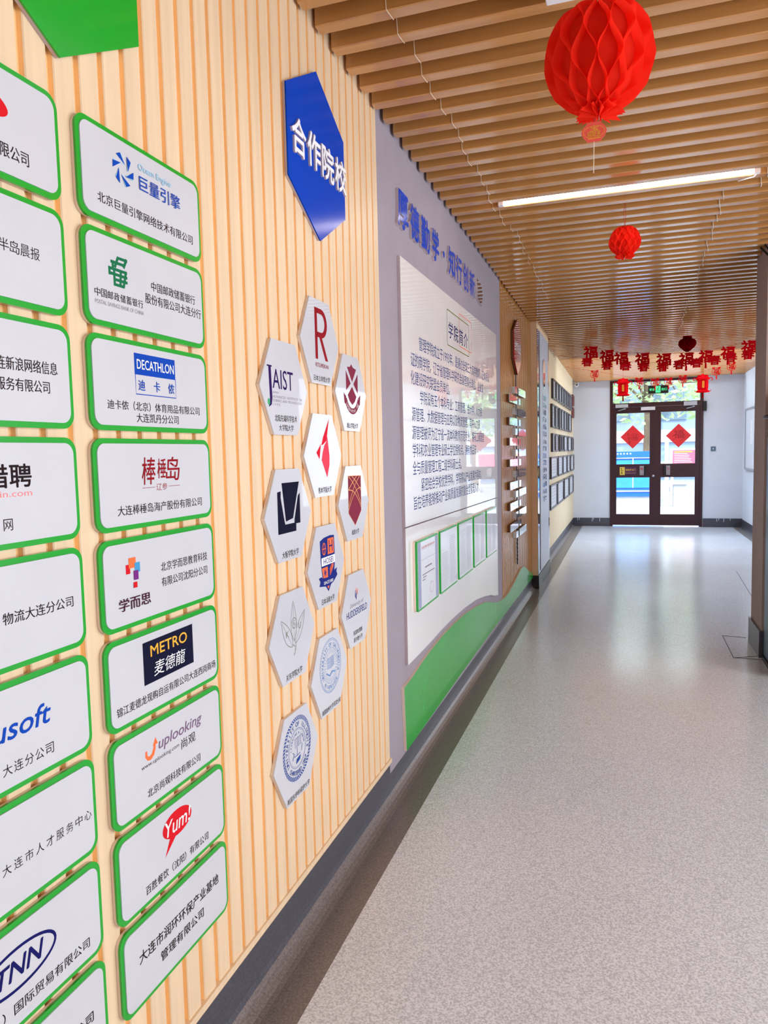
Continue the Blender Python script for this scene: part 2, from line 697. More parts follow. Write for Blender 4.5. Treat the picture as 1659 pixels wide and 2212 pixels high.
mb = MB(); mb.box(-.2, -.022, -3.5, YE + .2, -.06, 2.95)
struct('wall_left', mb, greyp)
mb = MB(); mb.box(-.022, .020, 2.737, 5.585, .10, 2.90)
struct('trim_3', mb, greyp)
mb = MB()
mb.box(-.2, .655, YE, YE + .2, -.06, 2.95); mb.box(2.165, XR + .2, YE, YE + .2, -.06, 2.95); mb.box(.655, 2.165, YE, YE + .2, 2.59, 2.95)
struct('wall_end', mb, whitep)
mb = MB(); mb.box(XR, XR + .2, 5.7, YE, -.06, 2.95)
struct('wall_right', mb, whitep)
mb = MB(); mb.box(1.78, 4.4, 5.28, 5.70, -.06, 2.95)
struct('wall_pillar', mb, beigep)
mb = MB(); mb.box(4.2, 4.4, -3.5, 5.28, -.06, 2.95)
struct('wall_lobby', mb, whitep)
mb = MB(); mb.box(-.2, 4.4, -3.7, -3.5, -.06, 2.95)
struct('wall_back', mb, whitep)

# ceiling: slats with a dark void above
mb = MB()
mb.box(-.2, 4.4, -3.7, YE + .2, 2.86, 2.95, 1)
y = 2.449 - .1297 * 46
PITCH, SW, SH = .1297, .0490, .085
SLATS = []
while y < YE - .01:
    y1 = min(y, YE - .002)
    SLATS.append(y1)
    xr = XR - .004 if y1 > 5.71 else (1.776 if y1 > 5.2 else 4.19)
    z = zc(y1)
    c = .003
    prof = [(y1 - SW + c, z), (y1 - c, z), (y1, z + c), (y1, z + SH), (y1 - SW, z + SH), (y1 - SW, z + c)]
    n = len(prof)
    xl = .034 if not 7.40 < y1 < 8.62 else .10
    a = [(xl, p, q) for p, q in prof]
    b = [(xr, p, q) for p, q in prof]
    mb.add(a + b, [tuple(reversed(range(n))), tuple(range(n, 2 * n))] + [(i, (i + 1) % n, n + (i + 1) % n, n + i) for i in range(n)], 0)
    y += PITCH
struct('ceiling', mb, [ceil_wood, plenum])


# casings: one round the added side lamp, one round the lobby window
for nm_, x_, ya, yb, za, zb in (('added_side_casing', XR - .012, 6.70, 11.90, .80, 2.30), ('window_2', 4.20 - .012, -1.50, 4.10, .55, 2.55)):
    mb = MB()
    for q in ((ya - .06, yb + .06, za - .06, za), (ya - .06, yb + .06, zb, zb + .06), (ya - .06, ya, za, zb), (yb, yb + .06, za, zb)):
        mb.box(x_ - .03, x_ + .011, *q)
    struct(nm_, mb, whitepl)


# baseboards
def cove(x, y0, y1, h, r, sgn=1):
    prof = [(-.014, 0), (-.014, h), (0, h), (.002, h - .004)]
    prof += [(.002 + r - r * math.cos(t), r - r * math.sin(t)) for t in [k * PI / 2 / 6 for k in range(7)]]
    m_ = MB()
    n = len(prof)
    a = [(x + sgn * p, y0, q) for p, q in prof]
    b = [(x + sgn * p, y1, q) for p, q in prof]
    m_.add(a + b, [tuple(range(n)), tuple(reversed(range(n, 2 * n)))] + [(i, n + i, n + (i + 1) % n, (i + 1) % n) for i in range(n)])
    return m_


mb = cove(.016, -3.4, 7.418, .146, .055)
m2 = cove(-.008, 8.56, YE, .14, .042)
mb.add(m2.v, m2.f)
mb.m = [0] * len(mb.f)
for k_, f_ in enumerate(mb.f):
    if max(mb.v[i][2] for i in f_) < .036:
        mb.m[k_] = 1  # paler cove under a darker upright: how each is lit, painted in
struct('baseboard_left', mb, [skirt, border], smooth=False)
mb = MB(); mb.box(.0, .64, YE - .016, YE + .01, 0, .148); mb.box(2.19, XR, YE - .016, YE + .01, 0, .148)
struct('baseboard_end', mb, skirt)
mb = MB()
for a in (.07, .10, .33, .35, .46, 2.41, 2.44, 2.52, 2.62):       # white paint runs over the skirting
    l = random.uniform(.03, .09)
    mb.box(a, a + .008, YE - .0185, YE - .0145, .148 - l, .149)
struct('trim_4', mb, whitep)
mb = cove(XR, 5.72, YE, .14, .042, -1)
struct('baseboard_right', mb, skirt)
mb = MB(); mb.box(1.765, 1.79, 5.262, 5.712, 0, .18); mb.box(1.79, 2.6, 5.262, 5.29, 0, .18)
struct('baseboard_pillar', mb, skirt)
mb = MB()
for (a, b) in (((1.61, 5.226), (1.61, 5.83)), ((1.61, 5.83), (1.766, 5.80)), ((1.61, 5.226), (1.766, 5.30)), ((1.61, 5.226), (2.1, 5.21)), ((2.02, 6.9), (2.05, 7.7)), ((2.05, 7.7), (2.10, 8.9))):
    mb.tube([(a[0], a[1], .0), (b[0], b[1], .0)], .0022, 4)
struct('trim_5', mb, plenum)


# ------------------------------------------------------------------ slat panels
def slat_panel(xf, y0, y1, z0, z1, phase, pitch, gw, dep, m_s, m_g, label, trimz=None):
    t = thing('slat_panel', label, 'wall panel', (0, (y0 + y1) / 2, z0))
    mb = MB()
    mb.box(-.0215, xf - dep, y0, y1, z0, z1)
    obj('backing', mb, m_g, t)
    mb = MB()
    k = math.floor((y0 - phase) / pitch)
    while True:
        a = phase + k * pitch + gw
        b = phase + (k + 1) * pitch
        k += 1
        if a >= y1:
            break
        a, b = max(a, y0), min(b, y1)
        if b - a < .004:
            continue
        c = .002
        prof = [(xf - dep, b), (xf - c, b), (xf, b - c), (xf, a + c), (xf - c, a), (xf - dep, a)]
        n = 6
        lo = [(x, q, z0) for x, q in prof]
        hi = [(x, q, z1) for x, q in prof]
        mb.add(lo + hi, [tuple(reversed(range(n))), tuple(range(n, 2 * n))] + [(i, (i + 1) % n, n + (i + 1) % n, n + i) for i in (1, 2, 3, 5)], 0)
        mb.add(lo + hi, [(i, (i + 1) % n, n + (i + 1) % n, n + i) for i in (0, 4)], 1)  # batten sides share the groove colour, painting in their light and shade
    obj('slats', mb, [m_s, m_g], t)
    if trimz:
        mb = MB()
        mb.box(-.0215, xf + .006, y0, y1, trimz, z0)
        obj('bottom_rail', mb, m_s, t)
        mb = MB()
        mb.box(-.0215, xf + .003, y0, y1, trimz - .006, trimz)
        obj('steel_lip', mb, steel, t)
    return t


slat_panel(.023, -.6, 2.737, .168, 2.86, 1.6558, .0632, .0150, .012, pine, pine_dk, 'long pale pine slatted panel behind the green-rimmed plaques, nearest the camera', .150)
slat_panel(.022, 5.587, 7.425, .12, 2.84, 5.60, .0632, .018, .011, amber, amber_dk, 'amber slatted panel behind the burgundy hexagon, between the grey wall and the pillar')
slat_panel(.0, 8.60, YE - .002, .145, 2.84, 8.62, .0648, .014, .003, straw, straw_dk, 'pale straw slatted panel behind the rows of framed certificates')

# pillar on the left wall
mb = MB(); mb.box(-.022, .080, 7.43, 8.56, 0, 2.86)
o = struct('wall_left_pillar', mb, pm('warm_pillar_paint', (244, 208, 168), .6, var=.03))
mb = MB(); mb.box(-.022, .092, 7.418, 8.572, 0, .135)
struct('baseboard_left_pillar', mb, pm('black_skirting', (34, 26, 26), .25))

# ------------------------------------------------------------------ company plaques
PW, PH, PZ, PP = .3829, .1730, 2.0081, .18764


def plaque(y0, row, label):
    zt = PZ - row * PP
    zb = zt - PH
    t = thing('plaque', label, 'plaque', (0, y0 + PW / 2, zb), 'green-rimmed plaques in two columns on the pine slats')
    mb = MB(); mb.prism(rrect(y0 + .001, zb + .001, y0 + PW - .001, zt - .001, .024), .0236, .030, WL)
    obj('backing', mb, cream, t)
    mb = MB(); mb.prism(rrect(y0, zb, y0 + PW, zt, .025), .030, .0345, WL)
    obj('rim', mb, green, t)
    mb = MB(); mb.prism(rrect(y0 + .0095, zb + .0095, y0 + PW - .0095, zt - .0095, .019), .0345, .0368, WL)
    obj('face', mb, whiteac, t)
    lg = Decal(WL, .0370, y0, zb)
    tx = Decal(WL, .0370, y0, zb)
    return t, lg, tx


def fin(t, lg, tx):
    if lg.mb.v:
        lg.build('logo', t)
    if tx.mb.v:
        tx.build('lettering', t)


C2, C1 = 1.0684, .645
# right-hand column
t, lg, tx = plaque(C2, 0, 'plaque with a dark blue six-blade pinwheel mark, top of the right-hand column')
cu, cv = .121, .1115
for k in range(6):
    a = math.radians(100 + 60 * k)
    def pp(r, da, a=a):
        return (cu + r * .030 * math.cos(a + da), cv + r * .030 * math.sin(a + da))
    lg.poly(dsky, [pp(.98, .42), pp(.98, -.05), pp(.35, -.75)])
    lg.up()
    lg.poly(dblue, [pp(1.0, .50), pp(1.0, .05), pp(.42, -.72)])
lg.text(dblue, '巨量引擎', .167, .090, .303, .118, .004)
lg.text(dsky, 'Ocean Engine', .166, .124, .272, .140)
tx.text(dblack, '北京巨量引擎网络技术有限公司', .046, .032, .347, .051)
fin(t, lg, tx)

t, lg, tx = plaque(C2, 1, 'plaque with a green interlaced square bank mark, second in the right-hand column')
for (a, b) in (((.092, .131), (.120, .131)), ((.072, .121), (.112, .121)), ((.065, .1085), (.118, .1085)), ((.065, .0995), (.118, .0995)), ((.078, .090), (.118, .0905)), ((.078, .081), (.108, .081))):
    lg.stroke(dgreen, [a, b], .0055)
for (a, b) in (((.094, .133), (.083, .112)), ((.078, .124), (.078, .106)), ((.068, .111), (.068, .096)), ((.118, .134), (.108, .116)), ((.081, .110), (.081, .079)), ((.100, .108), (.097, .082)), ((.115, .111), (.106, .080))):
    lg.stroke(dgreen, [a, b], .006)
lg.spread(dblack, '中国邮政储蓄银行', .025, .051, .162, .066, .002)
lg.text(dgrey, 'POSTAL SAVINGS BANK OF CHINA', .025, .038, .163, .0455)
tx.text(dblack, '中国邮政储蓄银行', .191, .091, .346, .110)
tx.text(dblack, '股份有限公司大连分行', .170, .064, .367, .084)
fin(t, lg, tx)

t, lg, tx = plaque(C2, 2, 'plaque with a blue and white two-storey box mark, third in the right-hand column')
lg.rect(dblue, .126, .109, .259, .150)
lg.stroke(dblue, [(.1275, .110), (.1275, .0715), (.259, .0715), (.259, .110)], .0018)
lg.up()
lg.text(dwhite, 'DECATHLON', .133, .120, .254, .139, .02)
lg.spread(dblue, '迪卡侬', .135, .079, .253, .100, .012)
tx.text(dblack, '迪卡侬（北京）体育用品有限公司', .043, .039, .345, .057)
tx.text(dblack, '大连凯丹分公司', .125, .017, .264, .035)
fin(t, lg, tx)

t, lg, tx = plaque(C2, 3, 'plaque with dark red brush lettering over a thin rule, fourth in the right-hand column')
lg.text(dcrim, '棒', .132, .083, .176, .137, .014, .1)
lg.text(dcrim, '棰', .182, .094, .212, .134, .012, .1)
lg.text(dcrim, '岛', .210, .088, .260, .137, .014, .1)
lg.text(dcrim, '辽参', .177, .070, .214, .084, .0)
lg.stroke(dcrim, [(.132, .077), (.172, .077)], .0009)
lg.stroke(dcrim, [(.219, .077), (.258, .077)], .0009)
tx.text(dblack, '大连棒棰岛海产股份有限公司', .056, .028, .339, .047)
fin(t, lg, tx)

t, lg, tx = plaque(C2, 4, 'plaque with a question mark of coloured squares, fifth in the right-hand column')
def sq(m, u0, v0, u1, v1):
    lg.rect(m, u0, v0, u1, v1); lg.up()
sq(dred, .070, .104, .083, .122); sq(dorange, .079, .114, .100, .134); sq(dcyan, .096, .104, .112, .123)
sq(dpurp, .092, .090, .106, .108); sq(dred, .090, .075, .101, .086)
lg.text(pm('dark_plum_print', (66, 20, 44), .5), '学而思', .045, .036, .140, .060, .012)
tx.text(dblack, '北京学而思教育科技', .179, .092, .351, .111)
tx.text(dblack, '有限公司沈阳分公司', .179, .061, .349, .080)
fin(t, lg, tx)

t, lg, tx = plaque(C2, 5, 'plaque with a navy block holding yellow capitals, sixth in the right-hand column')
lg.rect(pm('midnight_print', (10, 12, 44), .5), .108, .064, .280, .149)
lg.up()
lg.text(dgold, 'METRO', .131, .116, .258, .139, .03)
lg.text(dwhite, '麦德龍', .140, .074, .250, .104, 0, .15)
tx.text(dblack, '锦江麦德龙现购自运有限公司大连西岗商场', .024, .028, .366, .046)
fin(t, lg, tx)

t, lg, tx = plaque(C2, 6, 'plaque with an orange upward-curling arrow before mauve letters, seventh in the right-hand column')
ap = [(.103, .121), (.103, .111), (.108, .1045), (.116, .1035), (.124, .108), (.129, .117), (.131, .126)]
lg.stroke(dorange, ap, [.006, .007, .008, .009, .009, .008, .006])
lg.poly(dorange, [(.124, .124), (.141, .124), (.134, .139)])
lg.text(dplum, 'uplooking', .143, .103, .300, .133, .012, .2)
lg.text(dblack, 'www.uplooking.com', .086, .086, .212, .097)
lg.text(dblack, '尚观', .220, .078, .273, .100, .002)
tx.text(dblack, '北京尚观科技有限公司', .101, .026, .289, .044)
fin(t, lg, tx)

t, lg, tx = plaque(C2, 7, 'plaque with a red speech-balloon mark, eighth in the right-hand column')
lg.ell(dred, .194, .1195, .052, .0275)
lg.poly(dred, [(.166, .098), (.186, .093), (.147, .065)])
lg.up()
lg.text(dwhite, 'Yum!', .150, .103, .242, .136, .015, .2)
tx.text(dblack, '百胜餐饮（沈阳）有限公司', .081, .023, .307, .042)
fin(t, lg, tx)

t, lg, tx = plaque(C2, 8, 'plaque with two lines of bold black lettering and no mark, bottom of the right-hand column')
tx.text(dblack, '大连市润环环保产业基地', .051, .087, .340, .112, .014)
tx.text(dblack, '管理有限公司', .117, .047, .275, .069, .014)
fin(t, lg, tx)

# left-hand column
t, lg, tx = plaque(C1, 0, 'plaque with a rounded red shape at its cut-off edge, top of the left-hand column')
lg.ell(dred, .225, .109, .051, .020, rot=-.15)
tx.text(dblack, '有限公司', .235, .033, .312, .055)
fin(t, lg, tx)
t, lg, tx = plaque(C1, 1, 'plaque with one spaced line of black characters, second in the left-hand column')
tx.spread(dblack, '半岛晨报', .242, .079, .323, .098)
fin(t, lg, tx)
t, lg, tx = plaque(C1, 2, 'plaque with two close lines of black characters, third in the left-hand column')
tx.text(dblack, '大连新浪网络信息', .205, .087, .347, .108)
tx.text(dblack, '服务有限公司', .220, .056, .328, .076)
fin(t, lg, tx)
t, lg, tx = plaque(C1, 3, 'plaque with heavy black characters over small red letters, fourth in the left-hand column')
lg.text(dblack, '猎聘', .187, .094, .278, .131, .03)
lg.text(pm('salmon_print', (236, 128, 132), .5), 'liepin.com', .180, .077, .277, .090, 0)
tx.spread(dblack, '猎聘网', .150, .029, .235, .047)
fin(t, lg, tx)
t, lg, tx = plaque(C1, 4, 'plaque with one line of black characters and no mark, fifth in the left-hand column')
tx.text(dblack, '物流大连分公司', .204, .073, .353, .092)
fin(t, lg, tx)
t, lg, tx = plaque(C1, 5, 'plaque with a slanted bright blue wordmark, sixth in the left-hand column')
lg.text(dblue, 'Neusoft', .098, .083, .288, .118, .03, .2)
tx.spread(dblack, '大连分公司', .186, .030, .290, .048)
fin(t, lg, tx)
t, lg, tx = plaque(C1, 6, 'plaque with one wide-spaced line of black characters, seventh in the left-hand column')
tx.spread(dblack, '大连市人才服务中心', .173, .066, .367, .083)
fin(t, lg, tx)
t, lg, tx = plaque(C1, 7, 'plaque with navy capitals inside a navy ring, eighth in the left-hand column')
lg.ring(dnavy, .190, .098, .078, .032, .0052)
lg.text(dnavy, 'TNN', .147, .084, .243, .115, .045, .25)
tx.text(dblack, '）国际贸易有限公司', .155, .028, .345, .047)
fin(t, lg, tx)
t, lg, tx = plaque(C1, 8, 'plaque mostly cut off by the lower edge of the photo, bottom of the left-hand column')
tx.text(dblack, '公司', .298, .078, .344, .097, .012)
fin(t, lg, tx)


# ------------------------------------------------------------------ title hexagons (pointed top)
def hexpts(cu, cv, r, pointy):
    o_ = 30 if pointy else 0
    return [(cu + r * math.cos(math.radians(o_ + 60 * k)), cv + r * math.sin(math.radians(o_ + 60 * k))) for k in range(6)]


def big_hex(cu, cv, r, face_m, label, d=.035, edge=boardedge):
    t = thing('title_hexagon', label, 'sign', (0, cu, cv - r))
    mb = MB(); mb.prism(hexpts(cu, cv, r - .001, True), .0236, d - .004, WL)
    obj('backing', mb, edge, t)
    mb = MB(); mb.prism(hexpts(cu, cv, r, True), d - .004, d, WL)
    obj('face', mb, face_m, t)
    return t


big_hex(1.043, 2.327, .250, green, 'large plain green hexagon cut off by the top edge, above the plaques')
tb = big_hex(2.136, 2.315, .2505, blueac, 'large glossy blue hexagon with raised white characters, above the white hexagons')
mb = MB()
for i, ch in enumerate('合作院校'):
    u0 = 1.936 + i * .1065
    m_ = solid_text(ch, WL, u0, 2.262, u0 + .098, 2.366, .035, .041, .02)
    n0 = len(mb.v); mb.v += m_.v; mb.f += [tuple(n0 + k for k in f) for f in m_.f]; mb.m += m_.m
obj('raised_lettering', mb, [dwhite, lettergrey], tb)


# ------------------------------------------------------------------ university hexagons
def uni(cu, cv, label):
    t = thing('emblem_hexagon', label, 'sign', (0, cu, cv - .13), 'white university hexagons on the pine slats')
    mb = MB(); mb.prism(hexpts(cu, cv, .1465, False), .0236, .031, WL)
    obj('backing', mb, cream, t)
    mb = MB(); mb.prism(hexpts(cu, cv, .1475, False), .031, .035, WL)
    obj('face', mb, hexwhite, t)
    return t, Decal(WL, .0352, cu, cv), Decal(WL, .0352, cu, cv)


X1, X2, X3 = 1.850, 2.109, 2.367
t, lg, tx = uni(X2, 1.752, 'white hexagon with one tall crimson capital letter, topmost of the cluster')
lg.rect(dcrim, -.041, -.053, -.022, .102)
pts = [(-.024, .102), (.010, .102)] + [(.010 + .045 * math.sin(a), .058 + .044 * math.cos(a)) for a in [k * PI / 10 for k in range(11)]] + [(-.024, .014)]
inn = [(-.024, .086), (.008, .086)] + [(.008 + .027 * math.sin(a), .058 + .028 * math.cos(a)) for a in [k * PI / 10 for k in range(11)]] + [(-.024, .030)]
n = len(pts)
lg.mb.add([lg.P(*p) for p in pts] + [lg.P(*p) for p in inn], [(i, n + i, n + i + 1, i + 1) for i in range(n - 1)], lg.mi(dcrim))
lg.poly(dcrim, [(-.012, .020), (.009, .020), (.057, -.053), (.036, -.053)])
lg.text(dcrim, 'RITSUMEIKAN', -.042, -.077, .058, -.064)
tx.text(dblack, '日本立命馆大学', -.058, -.120, .067, -.102)
fin(t, lg, tx)

t, lg, tx = uni(X1, 1.591, 'white hexagon with purple serif capitals and a green dot, upper left of the cluster')
lg.text(dpurp if False else pm('violet_print', (44, 10, 84), .5), 'AIST', -.074, -.004, .053, .049, .004)
vio = MATS['violet_print']
lg.stroke(vio, [(-.104, .054), (-.076, .054)], .004)
lg.stroke(vio, [(-.089, .053), (-.085, -.03), (-.088, -.045), (-.099, -.054)], [.014, .014, .011, .002])
lg.ell(pm('mint_print', (70, 160, 110), .5), -.099, -.041, .007, .009)
for i, s_t in enumerate(('JAPAN', 'ADVANCED  INSTITUTE  OF', 'SCIENCE AND TECHNOLOGY', '1 9 9 0')):
    w_ = (.035, .185, .185, .042)[i]
    lg.text(dgrey, s_t, -.076, -.0185 - i * .0105, -.076 + w_, -.0115 - i * .0105)
tx.text(dblack, '北陆先端科学技术', -.068, -.092, .071, -.073)
tx.text(dblack, '大学院大学', -.044, -.117, .046, -.099)
fin(t, lg, tx)

t, lg, tx = uni(X3, 1.613, 'white hexagon with a maroon shield crossed by a white X, upper right of the cluster')
lg.poly(dmar, [(0, .084), (.004, .101), (.012, .088), (.034, .085), (.008, .040)][0:5] if False else [(-.038, .088), (-.010, .090), (.004, .101), (.018, .090), (.050, .086), (.008, .040)])
lg.poly(dmar, [(-.050, .076), (-.050, .008), (-.006, .034)])
lg.poly(dmar, [(.064, .072), (.061, .004), (.020, .034)])
lg.poly(dmar, [(.006, .024), (.046, -.008), (.030, -.026), (.005, -.038), (-.022, -.024), (-.036, -.006)])
lg.ring(dmar, .006, .010, .068, .070, .020, 24, 205, 335)
lg.poly(dmar, [(-.074, .000), (-.052, -.012), (-.058, -.038), (-.068, -.034)])
lg.poly(dmar, [(.086, .000), (.064, -.012), (.070, -.038), (.080, -.034)])
lg.up()
lg.arc(dwhite, 'SEQUIMINI ME', .006, .010, .075, .011, 270, 100, .01, True)
tx.text(dblack, '桃山学院大学', -.051, -.119, .055, -.100)
fin(t, lg, tx)

t, lg, tx = uni(X2, 1.404, 'white hexagon with a red and pink flame-like bird shape, centre of the cluster')
lg.poly(pm('bright_red_print', (214, 22, 48), .5), [(.049, .116), (.030, .060), (.016, .036), (-.018, .030), (-.004, .054)])
lg.poly(pm('rose_print', (222, 66, 88), .5), [(.032, .060), (.046, -.002), (.044, -.030), (.023, -.070), (-.018, -.014), (-.008, .010), (.006, .030)])
lg.poly(MATS['bright_red_print'], [(-.020, .036), (-.057, .009), (-.034, -.012), (-.024, .022)])
lg.up()
lg.stroke(dwhite, [(.022, .044), (-.004, .030), (-.022, .030)], [.002, .007, .003])
tx.text(dblack, '熊本学园大学', -.049, -.117, .055, -.098)
fin(t, lg, tx)

t, lg, tx = uni(X3, 1.238, 'white hexagon with a maroon pointed banner of gold curves, right of the cluster centre')
lg.poly(dmar, [(-.056, .094), (.069, .092), (.066, -.032), (.003, -.080), (-.058, -.034)])
lg.up()
gold2 = pm('pale_gold_print', (236, 172, 118), .5)
lg.stroke(gold2, [(-.056, .094), (.069, .092), (.066, -.032), (.003, -.080), (-.058, -.034)], .0022, True)
for (a, b, c) in (((-.050, .092), (.020, .060), (.066, -.010)), ((.062, .092), (-.010, .060), (-.056, -.010)), ((-.054, .046), (.010, .050), (.065, -.020)), ((.066, .050), (.004, .052), (-.056, -.022)), ((-.02, .093), (.03, .070), (.066, .040)), ((.03, .093), (-.02, .070), (-.056, .045))):
    lg.stroke(gold2, [((1 - q) ** 2 * a[0] + 2 * q * (1 - q) * b[0] + q * q * c[0], (1 - q) ** 2 * a[1] + 2 * q * (1 - q) * b[1] + q * q * c[1]) for q in [k / 8 for k in range(9)]], .0026)
tx.text(dblack, '松原大学', -.031, -.111, .038, -.093)
fin(t, lg, tx)

t, lg, tx = uni(X1, 1.241, 'white hexagon with a black-navy block cut by a white V, left of the cluster centre')
ink = pm('ink_navy_print', (8, 8, 40), .5)
lg.poly(ink, [(-.070, .066), (-.048, .068), (-.050, .050), (-.030, -.018), (-.026, -.026), (.032, -.026), (.034, -.014), (.060, .050), (.073, .058), (.072, -.029), (.044, -.029), (.043, -.050), (-.071, -.050)])
lg.poly(ink, [(-.042, .090), (.070, .090), (.024, -.012), (-.022, -.018)])
tx.text(dblack, '大阪学院大学', -.052, -.119, .054, -.100)
fin(t, lg, tx)

t, lg, tx = uni(X2, 1.057, 'white hexagon with a quartered navy and orange crest on a ribbon, below the flame shape')
hn = pm('crest_navy_print', (26, 40, 122), .5)
sh = [(-.052, .082), (-.020, .090), (.030, .093), (.064, .090), (.066, .010), (.056, -.040), (.007, -.060), (-.036, -.044), (-.048, .010)]
lg.poly(hn, sh)
lg.poly(hn, [(-.068, -.032), (-.046, -.030), (-.020, -.046), (.036, -.044), (.062, -.022), (.082, -.018), (.076, -.030), (.084, -.042), (.050, -.060), (.007, -.068), (-.036, -.062), (-.064, -.058), (-.056, -.044)])
lg.poly(hn, [(-.020, -.060), (.034, -.060), (.007, -.084)])
lg.up()
lg.poly(dorange, [(.008, .084), (.058, .084), (.058, .034), (.008, .034)])
lg.poly(dorange, [(-.042, -.004), (.004, -.004), (.004, -.038), (-.032, -.036)])
lg.rect(dwhite, -.043, .002, .066, .028)
lg.up()
lg.text(hn, 'HOSEI', -.028, .006, .050, .024, .008)
lg.text(hn, 'H', .018, .040, .048, .078, 0)
lg.ring(dorange, -.022, .055, .014, .018, .003); lg.stroke(dorange, [(-.022, .036), (-.022, .074)], .003); lg.stroke(dorange, [(-.034, .055), (-.010, .055)], .003)
for k in range(4):
    a = k * PI / 4
    lg.stroke(hn, [(-.017 - .013 * math.cos(a), -.021 - .014 * math.sin(a)), (-.017 + .013 * math.cos(a), -.021 + .014 * math.sin(a))], .0026)
for k in range(4):
    lg.stroke(dorange, [(.020, -.034 + k * .006), (.034, -.024 + k * .007), (.050, -.006 + k * .002)], .003)
lg.text(dwhite, 'SINCE1880', -.030, -.058, .046, -.048)
lg.poly(dorange, [(-.004, -.066), (.014, -.066), (.005, -.076)])
tx.text(dblack, '日本法政大学', -.049, -.119, .053, -.100)
fin(t, lg, tx)

t, lg, tx = uni(X3, .866, 'white hexagon with a small flame mark over navy serif words, lower right of the cluster')
lg.stroke(hn, [(-.014, .066), (-.014, .046), (-.008, .034)], [.002, .008, .002])
lg.stroke(hn, [(-.002, .064), (-.004, .050), (-.006, .030)], [.002, .007, .002])
lg.stroke(dorange, [(-.006, .072), (-.008, .060)], .005)
lg.stroke(dorange, [(.008, .068), (.006, .048)], .006)
lg.text(dgrey, 'University of', -.069, .006, .066, .026, 0, .2)
lg.text(hn, 'HUDDERSFIELD', -.103, -.022, .100, .002, .004)
tx.text(dblack, '英国哈德斯', -.043, -.091, .047, -.074)
tx.text(dblack, '菲尔德大学', -.042, -.116, .045, -.099)
fin(t, lg, tx)

t, lg, tx = uni(X1, .896, 'white hexagon with a grey line drawing of three leaves, lower left of the cluster')
def leaf(tip, base, w, side=0):
    dx, dy = tip[0] - base[0], tip[1] - base[1]
    L_ = math.hypot(dx, dy)
    nx, ny = -dy / L_, dx / L_
    pts = []
    for k in range(17):
        q = k / 16
        ww = w * math.sin(PI * q ** .8) * .5
        pts.append((base[0] + dx * q + nx * ww, base[1] + dy * q + ny * ww))
    for k in range(15, 0, -1):
        q = k / 16
        ww = w * math.sin(PI * q ** .8) * .5
        pts.append((base[0] + dx * q - nx * ww, base[1] + dy * q - ny * ww))
    lg.stroke(dleaf, pts, .0022, True)
    lg.stroke(dleaf, [base, (base[0] + dx * .9, base[1] + dy * .9)], .0013)
leaf((.005, .099), (.006, -.018), .036)
leaf((-.074, .057), (-.006, -.032), .040)
leaf((.082, .059), (.012, -.026), .036)
lg.stroke(dleaf, [(-.004, -.026), (.010, -.034), (.010, -.050), (.001, -.058)], .0028)
lg.stroke(dleaf, [(.014, -.024), (.016, -.040), (.006, -.056)], .0022)
lg.ring(dleaf, .008, .034, .014, .015, .0026)
lg.text(dleaf, 'K', -.046, .002, -.028, .020); lg.text(dleaf, 'G', .002, .027, .014, .042); lg.text(dleaf, 'U', .036, .010, .052, .028)
tx.text(dblack, '关东学院大学', -.054, -.120, .052, -.101)
fin(t, lg, tx)

t, lg, tx = uni(X2, .711, 'white hexagon with a pale blue round seal, below the quartered crest')
cu, cv, ra = .005, .022, .087
lg.ring(dpblue, cu, cv, ra, ra, .0012); lg.ring(dpblue, cu, cv, ra * .93, ra * .93, .001); lg.ring(dpblue, cu, cv, ra * .66, ra * .66, .001)
for k in range(60):
    a = 2 * PI * k / 60
    lg.stroke(dpblue, [(cu + ra * .94 * math.cos(a), cv + ra * .94 * math.sin(a)), (cu + ra * .99 * math.cos(a), cv + ra * .99 * math.sin(a))], .0013)
for k in range(32):
    a = 2 * PI * k / 32
    lg.stroke(dpblue, [(cu + ra * .46 * math.cos(a), cv + ra * .46 * math.sin(a)), (cu + ra * .64 * math.cos(a), cv + ra * .64 * math.sin(a))], .0009)
lg.arc(dpblue, 'UNIVERSITY OF CALIFORNIA', cu, cv, ra * .71, .013, 90, 230)
lg.arc(dpblue, 'RIVERSIDE', cu, cv, ra * .87, .013, 270, 80, 0, True)
for k in range(7):
    lg.stroke(dpblue, [(cu - .030, cv - .004 + k * .005), (cu, cv - .008 + k * .0055), (cu + .028, cv - .002 + k * .005)], .0014)
lg.stroke(dpblue, [(cu - .034, cv - .018), (cu - .010, cv - .032), (cu + .012, cv - .022), (cu + .034, cv - .028)], .004)
tx.text(dblack, '美国加州大学河滨分校', -.073, -.121, .080, -.104)
fin(t, lg, tx)

t, lg, tx = uni(X1, .547, 'white hexagon with a bold blue rope-edged round seal, lowest of the cluster')
cu, cv, ra = .002, .018, .092
su = pm('seal_navy_print', (40, 72, 150), .5)
lg.ring(su, cu, cv, ra, ra, .0014); lg.ring(su, cu, cv, ra * .89, ra * .89, .0014); lg.ring(su, cu, cv, ra * .62, ra * .62, .0012); lg.ring(su, cu, cv, ra * .58, ra * .58, .0008)
for k in range(56):
    a = 2 * PI * k / 56
    lg.stroke(su, [(cu + ra * .90 * math.cos(a), cv + ra * .90 * math.sin(a)), (cu + ra * .99 * math.cos(a + .07), cv + ra * .99 * math.sin(a + .07))], .0040)
lg.arc(su, 'UNIVERSITY OF ILLINOIS', cu, cv, ra * .69, .014, 96, 222, .006)
lg.arc(su, 'CHARTERED 1867', cu, cv, ra * .84, .014, 274, 92, .006, True)
lg.arc(su, 'LEARNING & LABOR', cu, cv, ra * .44, .0075, 90, 165)
